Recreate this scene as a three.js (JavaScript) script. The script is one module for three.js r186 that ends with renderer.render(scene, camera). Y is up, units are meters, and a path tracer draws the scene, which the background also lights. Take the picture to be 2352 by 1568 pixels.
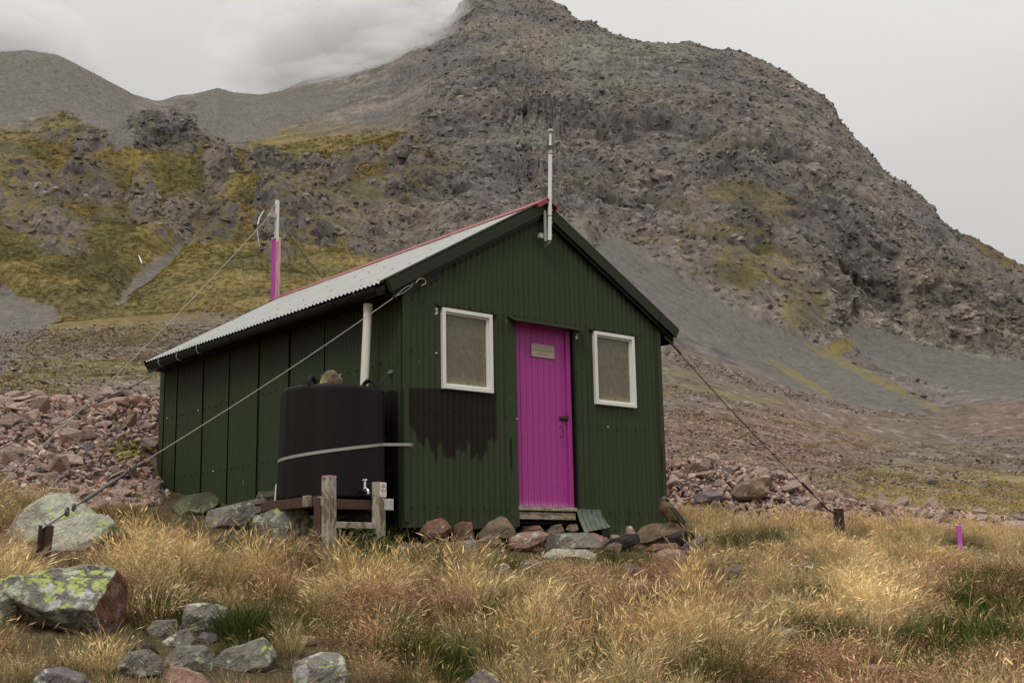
import * as THREE from 'three';
import { ConvexGeometry } from 'three/addons/geometries/ConvexGeometry.js';
import { RoundedBoxGeometry } from 'three/addons/geometries/RoundedBoxGeometry.js';
import { TextGeometry } from 'three/addons/geometries/TextGeometry.js';
import { FontLoader } from 'three/addons/loaders/FontLoader.js';
import { MarchingCubes } from 'three/addons/objects/MarchingCubes.js';
import { mergeGeometries, mergeVertices, toCreasedNormals } from 'three/addons/utils/BufferGeometryUtils.js';

// ------------------------------------------------------------------ camera, sky, sun, exposure
const scene = new THREE.Scene();
const camera = new THREE.PerspectiveCamera(30.987, 1024 / 682, 0.1, 9000);
camera.rotation.order = 'YXZ';
camera.position.set(-7.031, -0.712, 9.964);
camera.rotation.set(0.1898, -0.7047, -0.019);
scene.add(camera);
camera.updateMatrixWorld(true);
const renderer = new THREE.WebGLRenderer({ antialias: true });
renderer.toneMapping = THREE.LinearToneMapping;
renderer.toneMappingExposure = 1.06;
renderer.shadowMap.enabled = true;

// small maths -----------------------------------------------------------------------------
function rng(seed) { let a = seed >>> 0; return () => { a = (a + 0x6D2B79F5) >>> 0; let t = a; t = Math.imul(t ^ (t >>> 15), t | 1); t ^= t + Math.imul(t ^ (t >>> 7), t | 61); return ((t ^ (t >>> 14)) >>> 0) / 4294967296; }; }
const perm = new Uint8Array(1024); { const r = rng(77); const p = [...Array(256).keys()]; for (let i = 255; i > 0; i--) { const j = Math.floor(r() * (i + 1)); [p[i], p[j]] = [p[j], p[i]]; } for (let i = 0; i < 1024; i++) perm[i] = p[i & 255]; }
const gxs = new Float32Array(256), gys = new Float32Array(256), gzs = new Float32Array(256);
{ const r = rng(5); for (let i = 0; i < 256; i++) { const z = r() * 2 - 1, a = r() * 6.28318, s = Math.sqrt(1 - z * z); gxs[i] = s * Math.cos(a); gys[i] = s * Math.sin(a); gzs[i] = z; } }
function noise(x, y, z) {            // gradient noise, about -1..1
  const X0 = Math.floor(x), Y0 = Math.floor(y), Z0 = Math.floor(z), fx = x - X0, fy = y - Y0, fz = z - Z0;
  const X = X0 & 255, Y = Y0 & 255, Z = Z0 & 255;
  const u = fx * fx * fx * (fx * (fx * 6 - 15) + 10), v = fy * fy * fy * (fy * (fy * 6 - 15) + 10), w = fz * fz * fz * (fz * (fz * 6 - 15) + 10);
  let s = 0;
  for (let k = 0; k < 8; k++) {
    const i = k & 1, j = (k >> 1) & 1, l = k >> 2;
    const h = perm[perm[perm[(X + i) & 255] + ((Y + j) & 255)] + ((Z + l) & 255)];
    s += (gxs[h] * (fx - i) + gys[h] * (fy - j) + gzs[h] * (fz - l)) * (i ? u : 1 - u) * (j ? v : 1 - v) * (l ? w : 1 - w);
  }
  return s * 1.5;
}
function fbm(x, y, z, n = 4) { let s = 0, a = 0.5; for (let i = 0; i < n; i++) { s += a * noise(x, y, z); x = x * 2.03 + 7.1; y = y * 2.03 - 3.7; z = z * 2.03 + 1.9; a *= 0.5; } return s; }
function ridged(x, y, z, n = 3) { let s = 0, a = 0.5; for (let i = 0; i < n; i++) { s += a * (1 - 2 * Math.abs(noise(x, y, z))); x = x * 2.1 + 3.1; y = y * 2.1 - 1.7; z = z * 2.1 + 8.9; a *= 0.5; } return s; }
const wOut = [0, 0, 0];
function worley(x, y, z) {            // [nearest, second nearest, a number for the cell]
  const X = Math.floor(x), Y = Math.floor(y), Z = Math.floor(z); let f1 = 9, f2 = 9, id = 0;
  for (let k = -1; k < 2; k++) for (let j = -1; j < 2; j++) for (let i = -1; i < 2; i++) {
    const h = perm[perm[perm[(X + i) & 255] + ((Y + j) & 255)] + ((Z + k) & 255)], h2 = perm[h + 37], h3 = perm[h + 91];
    const dx = X + i + h / 255 - x, dy = Y + j + h2 / 255 - y, dz = Z + k + h3 / 255 - z, d = dx * dx + dy * dy + dz * dz;
    if (d < f1) { f2 = f1; f1 = d; id = perm[h + 143] / 255; } else if (d < f2) f2 = d;
  }
  wOut[0] = Math.sqrt(f1); wOut[1] = Math.sqrt(f2); wOut[2] = id; return wOut;
}
const clamp = (x, a, b) => x < a ? a : x > b ? b : x, lerp = (a, b, t) => a + (b - a) * t;
const sstep = (a, b, x) => { const t = clamp((x - a) / (b - a), 0, 1); return t * t * (3 - 2 * t); };
const V = (x, y, z) => new THREE.Vector3(x, y, z);

// overcast sky -----------------------------------------------------------------------------
{
  const W = 1024, H = 512, data = new Float32Array(W * H * 4);
  for (let j = 0; j < H; j++) for (let i = 0; i < W; i++) {
    const el = ((j + 0.5) / H - 0.5) * Math.PI, az = ((i + 0.5) / W - 0.5) * 2 * Math.PI;
    const x = Math.cos(el) * Math.cos(az), y = Math.sin(el), z = Math.cos(el) * Math.sin(az);
    let L = 0.50 + 1.4 * Math.pow(Math.max(y, 0), 2.6);
    if (y > 0) {
      const k = 1 / (y + 0.35);
      L *= 1 + 0.22 * fbm(x * k * 0.9 + 3, y * 2.2, z * k * 0.9, 4) + 0.03 * fbm(x * k * 4, y * 9, z * k * 4, 3);
      L *= 1 + 0.13 * (x * 0.9 + z * 0.45);        // the cloud is thinner towards the east
    } else L = 0.50 + y * 0.1;
    const o = (j * W + i) * 4;
    data[o] = L * 1.0; data[o + 1] = L * 0.985; data[o + 2] = L * 0.965; data[o + 3] = 1;
  }
  const sky = new THREE.DataTexture(data, W, H, THREE.RGBAFormat, THREE.FloatType);
  sky.mapping = THREE.EquirectangularReflectionMapping; sky.magFilter = THREE.LinearFilter; sky.minFilter = THREE.LinearFilter; sky.needsUpdate = true;
  scene.background = sky; scene.environment = sky; scene.environmentIntensity = 1;
}
const sun = new THREE.DirectionalLight(new THREE.Color(1.0, 0.95, 0.88), 1.0);
sun.position.set(-30, 38, 16); sun.castShadow = true; sun.shadow.radius = 34;
Object.assign(sun.shadow.camera, { left: -30, right: 30, top: 30, bottom: -30, near: 1, far: 120 });
sun.shadow.mapSize.set(2048, 2048);
scene.add(sun, sun.target);

// the survey: bearings taken from the meadow, in units of a 2352 x 1568 drawing --------------
const CP = camera.position.clone();
const FK = (682 / 2) / Math.tan(30.987 * Math.PI / 360) * (2352 / 1024);
function ray(vx, vy) { return V((vx - 1176) / FK, -(vy - 784) / FK, -1).applyQuaternion(camera.quaternion).normalize(); }
function at(vx, vy, r) { const d = ray(vx, vy); return CP.clone().addScaledVector(d, r / Math.hypot(d.x, d.z)); }
function azel(vx, vy) { const d = ray(vx, vy); return [Math.atan2(d.x, -d.z), d.y / Math.hypot(d.x, d.z)]; }
const invQ = camera.quaternion.clone().invert(), tmpV = V(0, 0, 0);
function seen(x, y, z) { tmpV.set(x - CP.x, y - CP.y, z - CP.z).applyQuaternion(invQ); const k = -1 / tmpV.z * FK; return [1176 + tmpV.x * k, 784 - tmpV.y * k]; }
function onPlane(vx, vy, axis, val) { const d = ray(vx, vy); return CP.clone().addScaledVector(d, (val - CP[axis]) / d[axis]); }

// ------------------------------------------------------------------ naming helpers
const used = {};
function numbered(n) { used[n] = (used[n] ?? -1) + 1; return used[n] ? `${n}_${String(used[n]).padStart(3, '0')}` : n; }
function tag(o, label, category, group, kind) { if (label) o.userData.label = label; if (category) o.userData.category = category; if (group) o.userData.group = group; if (kind) o.userData.kind = kind; return o; }
function thing(name, label, category, pos = [0, 0, 0], group) { const o = new THREE.Group(); o.name = numbered(name); o.position.set(...pos); scene.add(o); return tag(o, label, category, group); }
function part(name, geo, mat, parent, label) { const m = new THREE.Mesh(geo, mat); m.name = name; m.castShadow = m.receiveShadow = true; parent.add(m); if (label) m.userData.label = label; return m; }
function solo(name, geo, mat, label, category, group) { const m = new THREE.Mesh(geo, mat); m.name = numbered(name); m.castShadow = m.receiveShadow = true; scene.add(m); return tag(m, label, category, group); }
const plain = (g) => { const n = g.index ? g.toNonIndexed() : g; for (const k of Object.keys(n.attributes)) if (!['position', 'normal', 'uv'].includes(k)) n.deleteAttribute(k); return n; };
const merge = (gs) => mergeGeometries(gs.map(plain));
function box(w, h, d, x, y, z, r = 0.004, ry = 0, rz = 0, rx = 0) { const g = r > 0 ? new RoundedBoxGeometry(w, h, d, 1, Math.min(r, w * 0.45, h * 0.45, d * 0.45)) : new THREE.BoxGeometry(w, h, d); if (rz) g.rotateZ(rz); if (rx) g.rotateX(rx); if (ry) g.rotateY(ry); g.translate(x, y, z); return g; }
function tube(pts, r, seg = 24, rad = 6) { const c = pts.length > 2 ? new THREE.CatmullRomCurve3(pts) : new THREE.LineCurve3(pts[0], pts[1]); return new THREE.TubeGeometry(c, pts.length > 2 ? seg : 1, r, rad); }
function rod(a, b, r0, r1 = r0, n = 10) { const d = b.clone().sub(a), g = new THREE.CylinderGeometry(r1, r0, d.length(), n); g.translate(0, d.length() / 2, 0); g.applyQuaternion(new THREE.Quaternion().setFromUnitVectors(V(0, 1, 0), d.normalize())); g.translate(a.x, a.y, a.z); return g; }
function setColors(g, fn) { const p = g.attributes.position, n = g.attributes.normal, c = new Float32Array(p.count * 3); for (let i = 0; i < p.count; i++) { const k = fn(p.getX(i), p.getY(i), p.getZ(i), n ? n.getX(i) : 0, n ? n.getY(i) : 1, n ? n.getZ(i) : 0); c[i * 3] = k[0]; c[i * 3 + 1] = k[1]; c[i * 3 + 2] = k[2]; } g.setAttribute('color', new THREE.BufferAttribute(c, 3)); return g; }
function boxUV(g, s = 1) { const p = g.attributes.position, n = g.attributes.normal, u = new Float32Array(p.count * 2); for (let i = 0; i < p.count; i++) { const a = Math.abs(n.getX(i)), b = Math.abs(n.getY(i)), c = Math.abs(n.getZ(i)); const x = p.getX(i), y = p.getY(i), z = p.getZ(i); if (b >= a && b >= c) { u[2 * i] = x * s; u[2 * i + 1] = z * s; } else if (a >= c) { u[2 * i] = z * s; u[2 * i + 1] = y * s; } else { u[2 * i] = x * s; u[2 * i + 1] = y * s; } } g.setAttribute('uv', new THREE.BufferAttribute(u, 2)); return g; }
const mix3 = (a, b, t) => [a[0] + (b[0] - a[0]) * t, a[1] + (b[1] - a[1]) * t, a[2] + (b[2] - a[2]) * t];
const mul3 = (a, k) => [a[0] * k, a[1] * k, a[2] * k];

// ------------------------------------------------------------------ textures
function tileNoise(size, fn, srgb) {       // fn(u, v) 0..1, tileable through a torus
  const d = new Uint8Array(size * size * 4);
  for (let j = 0; j < size; j++) for (let i = 0; i < size; i++) { const k = fn(i / size, j / size), o = (j * size + i) * 4; const a = Array.isArray(k) ? k : [k, k, k]; d[o] = clamp(a[0] * 255, 0, 255); d[o + 1] = clamp(a[1] * 255, 0, 255); d[o + 2] = clamp(a[2] * 255, 0, 255); d[o + 3] = 255; }
  const t = new THREE.DataTexture(d, size, size); t.wrapS = t.wrapT = THREE.RepeatWrapping; t.magFilter = THREE.LinearFilter; t.minFilter = THREE.LinearMipmapLinearFilter; t.generateMipmaps = true; if (srgb) t.colorSpace = THREE.SRGBColorSpace; t.needsUpdate = true; return t;
}
const ring3 = (u, v, f, f2 = f) => [Math.cos(u * 6.28318) * f / 6.28318 + 10, Math.sin(u * 6.28318) * f / 6.28318 + Math.cos(v * 6.28318) * f2 / 6.28318, Math.sin(v * 6.28318) * f2 / 6.28318 - 5];
const grainTex = tileNoise(512, (u, v) => { const a = fbm(...ring3(u, v, 14), 5), b = noise(...ring3(u, v, 90)); return 0.5 + a * 0.75 + b * 0.16; });
const speckTex = tileNoise(512, (u, v) => { const a = fbm(...ring3(u, v, 26), 4), b = noise(...ring3(u, v, 110)), c = noise(...ring3(u + 0.3, v, 60)); const k = 0.80 + a * 0.35 + b * 0.20 - (c > 0.5 ? 0.18 : 0); return [k, k, k]; }, false);
const woodTex = tileNoise(512, (u, v) => { const a = fbm(...ring3(u, v, 60, 3), 4), b = noise(...ring3(u, v, 140, 4)); return clamp(0.72 + a * 0.55 + b * 0.22, 0, 1); });

// ------------------------------------------------------------------ materials
const std = (o) => new THREE.MeshStandardMaterial({ side: THREE.DoubleSide, ...o });
const matte = (o) => new THREE.MeshPhysicalMaterial({ side: THREE.DoubleSide, specularIntensity: 0.35, ...o });
const lin = (r, g, b) => new THREE.Color().setRGB(r, g, b);
const M = {
  rock: matte({ vertexColors: true, roughness: 0.92, map: speckTex, bumpMap: grainTex, bumpScale: 0.02 }),
  ground: matte({ vertexColors: true, roughness: 1 }),
  mountain: matte({ flatShading: true, vertexColors: true, roughness: 0.95 }),
  trim: matte({ color: lin(0.023, 0.029, 0.015), roughness: 0.5, bumpMap: grainTex, bumpScale: 0.001 }),
  gutter: matte({ color: lin(0.006, 0.007, 0.005), roughness: 0.45 }),
  galv: std({ color: lin(0.40, 0.42, 0.39), roughness: 0.38, metalness: 0.25 }),
  darksteel: std({ color: lin(0.13, 0.125, 0.12), roughness: 0.55, metalness: 0.5 }),
  deck: matte({ color: lin(0.05, 0.028, 0.018), roughness: 0.9, map: woodTex }),  // plank colour darkened to put in the shade under the tank
  steel: std({ color: lin(0.34, 0.33, 0.31), roughness: 0.45, metalness: 0.6 }),
  chrome: std({ color: lin(0.75, 0.75, 0.76), roughness: 0.12, metalness: 1 }),
  wire: std({ color: lin(0.30, 0.28, 0.25), roughness: 0.6, metalness: 0.4 }),
  darkwire: std({ color: lin(0.05, 0.045, 0.038), roughness: 0.7, metalness: 0.2 }),
  rust: std({ color: lin(0.055, 0.026, 0.020), roughness: 0.85, bumpMap: grainTex, bumpScale: 0.004 }),
  red: std({ color: lin(0.26, 0.035, 0.032), roughness: 0.36, bumpMap: grainTex, bumpScale: 0.002 }),
  white: std({ color: lin(0.74, 0.73, 0.70), roughness: 0.5, bumpMap: grainTex, bumpScale: 0.002 }),
  pvc: std({ color: lin(0.72, 0.69, 0.60), roughness: 0.35 }),
  magenta: null,
  pink: std({ color: lin(0.55, 0.10, 0.45), roughness: 0.6 }),
  timber: std({ color: lin(0.50, 0.46, 0.38), roughness: 0.9, map: tileNoise(512, (u, v) => { const a = fbm(...ring3(u, v, 60, 3), 4), s = sstep(0.02, 0.22, fbm(...ring3(u + 0.4, v, 8, 5), 4) + 0.12 * a), k = clamp(0.74 + a * 0.6, 0, 1); return mix3([k, k * 0.97, k * 0.93], [k * 0.42, k * 0.30, k * 0.22], s * 0.9); }), bumpMap: woodTex, bumpScale: 0.004 }),
  oldred: std({ color: lin(0.105, 0.05, 0.03), roughness: 0.85, map: woodTex, bumpMap: woodTex, bumpScale: 0.004 }),
  tank: matte({ vertexColors: true, color: lin(0.0085, 0.0068, 0.0078), roughness: 0.6, bumpMap: grainTex, bumpScale: 0.003 }),
  dark: matte({ color: lin(0.015, 0.013, 0.010), roughness: 1 }),
  plaque: std({ color: lin(0.42, 0.37, 0.29), roughness: 0.5, metalness: 0.2 }),
};
const LATER = [];

// ------------------------------------------------------------------ the land
function meadow(x, z) {                     // the knoll the hut stands on, falling to the west
  let s = -0.575 * x + 0.815 * z; const t = clamp(0.815 * x + 0.575 * z, -14, 14);
  if (s > 16) s = 16 + (1 - Math.exp(-(s - 16) / 60)) * 60;
  if (s < -7) s = -7 + (s + 7) * 0.5;
  let y = -0.40 - 0.155 * s - 0.075 * t;
  y += 0.10 * noise(x * 0.45, 3.3, z * 0.45) * sstep(0.5, 4, Math.hypot(x - clamp(x, 0, 3.8), z - clamp(z, -5.7, 0.6))) + 0.03 * noise(x * 1.7, 8, z * 1.7);
  return y;
}
const ringDefs = [
  // [bearing x, bearing y (null: lies on the meadow), distance]
  [[-300, null, 15.0], [0, null, 15.2], [200, null, 15.0], [300, null, 14.9], [365, null, 15.6], [430, null, 19.5], [1380, null, 19.8], [1560, null, 17.2], [1850, null, 17.4], [2000, null, 18.3], [2352, null, 19.5], [2700, null, 20]],
  [[-300, 912, 20], [0, 912, 20], [120, 916, 20], [200, 912, 20], [365, 914, 20.2], [420, 940, 22.5], [900, 985, 22.5], [1400, 1050, 22], [1530, 1056, 19.4], [1650, 1066, 19.2], [1760, 1084, 19], [1840, 1108, 18.8], [1900, 1142, 18.8], [2000, 1156, 19.5], [2100, 1168, 20], [2200, 1180, 20.4], [2352, 1196, 21], [2700, 1225, 22]],
  [[-300, 935, 24], [365, 938, 24.5], [900, 990, 26], [1530, 1082, 24], [1840, 1122, 24], [2000, 1166, 25], [2352, 1204, 26], [2700, 1235, 26]],
  [[-300, 800, 80], [0, 800, 80], [365, 795, 85], [900, 830, 85], [1530, 930, 80], [1750, 985, 75], [2000, 1050, 75], [2352, 1100, 75], [2700, 1130, 75]],
  [[-300, 785, 140], [0, 768, 140], [365, 735, 150], [900, 720, 160], [1400, 760, 170], [1530, 800, 170], [1750, 880, 165], [2000, 950, 160], [2170, 962, 165], [2352, 930, 170], [2700, 960, 170]],
  [[-300, 760, 205], [0, 740, 205], [150, 705, 215], [300, 690, 225], [500, 640, 240], [640, 620, 250], [900, 600, 280], [1200, 560, 320], [1400, 548, 345], [1500, 605, 340], [1600, 665, 330], [1700, 718, 325], [1800, 765, 322], [1890, 795, 330], [1950, 752, 370], [2100, 792, 385], [2250, 818, 395], [2352, 830, 400], [2700, 880, 400]],
  [[-300, 520, 300], [0, 520, 300], [150, 500, 310], [300, 480, 325], [500, 460, 345], [640, 440, 360], [900, 385, 410], [1200, 330, 470], [1500, 330, 470], [1800, 400, 460], [2000, 520, 450], [2200, 650, 450], [2352, 730, 450], [2700, 800, 450]],
  [[-300, 330, 420], [0, 330, 420], [150, 320, 420], [250, 300, 430], [310, 262, 440], [400, 264, 445], [470, 300, 450], [520, 335, 460], [640, 345, 480], [800, 335, 500], [900, 300, 530], [1050, 210, 600], [1200, 150, 650], [1500, 190, 650], [1700, 225, 620], [1900, 330, 600], [2000, 430, 590], [2200, 590, 570], [2352, 675, 560], [2700, 740, 560]],
  [[-300, 300, 500], [0, 290, 500], [150, 270, 510], [300, 290, 530], [400, 290, 550], [520, 335, 580], [640, 325, 600], [800, 295, 610], [900, 265, 625], [1050, 150, 690], [1200, 90, 740], [1500, 140, 700], [1700, 180, 670], [1900, 275, 650], [2000, 375, 630], [2200, 548, 610], [2352, 632, 600], [2700, 700, 600]],
  [[-300, 260, 760], [-100, 190, 740], [0, 153, 730], [60, 148, 730], [130, 160, 730], [190, 190, 730], [250, 222, 740], [300, 250, 760], [360, 268, 800], [440, 266, 900], [500, 247, 920], [540, 258, 930], [600, 262, 930], [650, 251, 930], [700, 226, 940], [740, 217, 950], [784, 202, 960], [840, 168, 970], [901, 143, 980], [944, 109, 990], [1017, 83, 1000], [1047, 58, 1010], [1074, 20, 1010], [1097, 0, 1010], [1144, 6, 1005], [1181, 6, 1000], [1201, 0, 990], [1227, 0, 985], [1251, 11, 975], [1291, 30, 960], [1331, 62, 940], [1351, 63, 930], [1417, 84, 900], [1477, 107, 880], [1551, 107, 850], [1568, 99, 845], [1591, 99, 840], [1651, 121, 820], [1675, 118, 815], [1718, 127, 805], [1755, 142, 795], [1801, 166, 785], [1851, 196, 775], [1885, 212, 765], [1908, 232, 760], [1935, 283, 750], [1968, 315, 745], [2008, 347, 735], [2015, 363, 735], [2041, 393, 730], [2088, 417, 720], [2128, 447, 710], [2168, 510, 700], [2201, 523, 695], [2250, 540, 690], [2300, 575, 685], [2352, 612, 680], [2500, 700, 660], [2700, 760, 640]],
].map((d, k) => d.map(([x, y, r]) => { const [a, t] = azel(x, (y ?? 1150) + (k === 9 ? 7 + 18 * sstep(900, 1060, x) : 0)); return { a, t: y === null ? null : t, r }; }));
function ringAt(d, a) {
  let i = 0; const n = d.length;
  if (a <= d[0].a) return [d[0].r, d[0].t]; if (a >= d[n - 1].a) return [d[n - 1].r, d[n - 1].t];
  while (d[i + 1].a < a) i++;
  const f = (a - d[i].a) / (d[i + 1].a - d[i].a), g = f;
  return [lerp(d[i].r, d[i + 1].r, g), d[i].t === null ? null : lerp(d[i].t, d[i + 1].t, g)];
}
const AZ0 = 40.4 * Math.PI / 180;
function column(a) {                        // distances and heights of the land along one bearing
  const off = Math.abs(Math.atan2(Math.sin(a - AZ0), Math.cos(a - AZ0))), open = 1 - sstep(0.5, 1.1, off);
  const dx = Math.sin(a), dz = -Math.cos(a), R = [0.6], Hh = [meadow(CP.x + dx * 0.6, CP.z + dz * 0.6)];
  for (const d of ringDefs) {
    const [r, t] = ringAt(d, AZ0 + clamp(Math.atan2(Math.sin(a - AZ0), Math.cos(a - AZ0)), -0.6, 0.6)), m = meadow(CP.x + dx * r, CP.z + dz * r);
    R.push(r); Hh.push(t === null ? m : lerp(m + (r > 40 ? r * 0.03 : 0), CP.y + r * t, open));
  }
  R.push(R[10] + 300); Hh.push(Hh[10] * 0.72 - 30);
  R.push(R[10] + 2500); Hh.push(lerp(-60, Hh[10] * 0.1, open));
  const n = R.length, dl = [], m = [];
  for (let i = 0; i < n - 1; i++) dl.push((Hh[i + 1] - Hh[i]) / (R[i + 1] - R[i]));
  m[0] = dl[0]; m[n - 1] = dl[n - 2];
  for (let i = 1; i < n - 1; i++) m[i] = dl[i - 1] * dl[i] <= 0 ? 0 : 2 * dl[i - 1] * dl[i] / (dl[i - 1] + dl[i]);
  return { R, Hh, m, dx, dz, rf: R[1] };
}
function landH(c, r) {
  if (r <= c.rf) return meadow(CP.x + c.dx * r, CP.z + c.dz * r);
  const { R, Hh, m } = c; let i = 1; while (i < R.length - 2 && R[i + 1] < r) i++;
  const h = R[i + 1] - R[i], t = clamp((r - R[i]) / h, 0, 1), t2 = t * t, t3 = t2 * t;
  return (2 * t3 - 3 * t2 + 1) * Hh[i] + (t3 - 2 * t2 + t) * h * m[i] + (-2 * t3 + 3 * t2) * Hh[i + 1] + (t3 - t2) * h * m[i + 1];
}
const bearing = (x, z) => Math.atan2(x - CP.x, -(z - CP.z));
function landY(x, z) { return landH(column(bearing(x, z)), Math.hypot(x - CP.x, z - CP.z)); }
function hit(vx, vy, r0 = 4, r1 = 30) { let p = at(vx, vy, r0); for (let r = r0; r < r1; r += 0.05) { p = at(vx, vy, r); if (p.y <= meadow(p.x, p.z)) return { p, r }; } return { p, r: r1 }; }

// where things grow and where rubble lies (polygons and ovals by bearing)
function inPoly(P, x, y) { let c = false; for (let i = 0, j = P.length - 1; i < P.length; j = i++) if ((P[i][1] > y) !== (P[j][1] > y) && x < (P[j][0] - P[i][0]) * (y - P[i][1]) / (P[j][1] - P[i][1]) + P[i][0]) c = !c; return c; }
function polyIn(P, x, y) {                   // depth inside (+) or distance outside (-) of an outline
  let m = 1e9; for (let i = 0, j = P.length - 1; i < P.length; j = i++) { const ex = P[i][0] - P[j][0], ey = P[i][1] - P[j][1], t = clamp(((x - P[j][0]) * ex + (y - P[j][1]) * ey) / (ex * ex + ey * ey), 0, 1); m = Math.min(m, Math.hypot(x - P[j][0] - ex * t, y - P[j][1] - ey * t)); }
  return inPoly(P, x, y) ? m : -m;
}
const SBOX = () => SCREE.map((P) => [Math.min(...P.map((p) => p[0])) - 40, Math.max(...P.map((p) => p[0])) + 40, Math.min(...P.map((p) => p[1])) - 40, Math.max(...P.map((p) => p[1])) + 40]);
const oval = (L, x, y) => { let m = 0; for (const [cx, cy, rx, ry, s = 1, ang = 0] of L) { const ca = Math.cos(ang), sa = Math.sin(ang), dx = x - cx, dy = y - cy, u = (dx * ca + dy * sa) / rx, v = (-dx * sa + dy * ca) / ry, q = u * u + v * v; if (q < 2.2) m = Math.max(m, s * (1 - sstep(0.35, 1.5, q))); } return m; };
const SCREE = [
  [[1392, 540], [1500, 606], [1600, 662], [1700, 716], [1800, 764], [1890, 800], [2060, 885], [2175, 938], [2080, 948], [1960, 925], [1860, 905], [1740, 850], [1640, 800], [1540, 745], [1440, 700], [1330, 640]],
  [[1950, 748], [2040, 770], [2200, 812], [2352, 830], [2500, 850], [2500, 900], [2352, 915], [2230, 905], [2140, 880], [2040, 845], [1960, 800]],
  [[-300, 110], [300, 110], [300, 252], [262, 300], [230, 300], [150, 250], [60, 270], [-20, 310], [-300, 340]],
  [[440, 200], [820, 200], [800, 236], [740, 262], [680, 286], [610, 318], [530, 334], [460, 300]],
  [[0, 660], [40, 690], [90, 708], [150, 722], [110, 752], [60, 800], [30, 860], [-60, 900], [-300, 900], [-300, 700]],
  [[330, 628], [440, 556], [470, 556], [420, 600], [330, 672], [270, 706]],
  [[240, 300], [300, 262], [300, 330], [265, 345]],
  [[2200, 1000], [2352, 1010], [2500, 1020], [2500, 1050], [2352, 1035], [2180, 1018]],
];
const GRASS = [
  [60, 560, 260, 250, 0.75], [250, 640, 220, 120, 0.9], [400, 600, 150, 90, 1], [380, 400, 130, 40, 0.7, 0.5], [100, 400, 230, 110, 0.55], [130, 275, 90, 30, 0.75, 0.3], [640, 500, 180, 120, 0.5], [640, 330, 80, 40, 0.8, 0.3], [860, 400, 110, 60, 0.7], [800, 330, 60, 25, 0.7], [960, 380, 90, 40, 0.6], [920, 430, 90, 25, 0.8, -0.3], [720, 480, 100, 60, 0.6], [760, 570, 90, 40, 0.6], [560, 420, 60, 30, 0.7],
  [1700, 440, 90, 30, 0.9], [1660, 530, 120, 22, 0.9], [1740, 610, 110, 60, 1.1], [1850, 700, 60, 60, 0.9], [1780, 480, 70, 40, 0.7], [1560, 470, 60, 18, 0.7], [1640, 330, 60, 16, 0.5], [1500, 545, 80, 16, 0.5], [2270, 570, 90, 18, 0.95, 0.65], [2150, 660, 120, 50, 0.35], [2300, 720, 60, 40, 0.4], [1930, 795, 40, 18, 0.9, -0.3],
];
const SEAMS = [[2010, 868, 190, 9, 1, 0.46], [2110, 918, 70, 8, 1, 0.46], [1840, 868, 100, 9, 0.9, 0.55], [1560, 860, 60, 8, 0.6], [1680, 905, 150, 10, 0.7, 0.15], [1920, 800, 46, 16, 1, -0.3], [1480, 900, 80, 9, 0.5], [1900, 985, 130, 9, 0.7, 0.2]];
const MAT = [[2180, 1130, 260, 55, 1], [2050, 1090, 150, 30, 0.8], [1950, 1020, 120, 14, 0.7], [2250, 1180, 160, 30, 1], [1650, 960, 120, 16, 0.5], [150, 850, 260, 26, 0.75], [260, 760, 140, 40, 0.8], [560, 700, 160, 40, 0.6], [80, 880, 120, 24, 0.7]];
const CRAGS = [[400, 298, 140, 46, 1], [300, 300, 50, 40, 0.9], [500, 395, 46, 62, 1], [620, 400, 70, 50, 0.9], [730, 425, 90, 50, 0.9], [478, 535, 80, 76, 0.85], [430, 480, 60, 40, 0.8], [640, 555, 60, 80, 1], [720, 545, 80, 66, 0.95], [845, 520, 95, 62, 0.95], [930, 480, 90, 80, 0.9], [330, 450, 44, 78, 0.95], [65, 505, 78, 42, 1], [135, 592, 76, 50, 1], [225, 622, 34, 26, 0.9], [60, 425, 80, 40, 0.7], [200, 430, 90, 50, 0.75], [180, 308, 78, 30, 1], [250, 545, 60, 26, 0.7], [30, 560, 40, 26, 0.7], [360, 555, 46, 22, 0.6], [820, 370, 70, 26, 0.8], [940, 390, 60, 40, 0.9], [560, 330, 40, 20, 0.5], [880, 590, 120, 40, 0.8], [20, 350, 60, 24, 0.6]];

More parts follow.
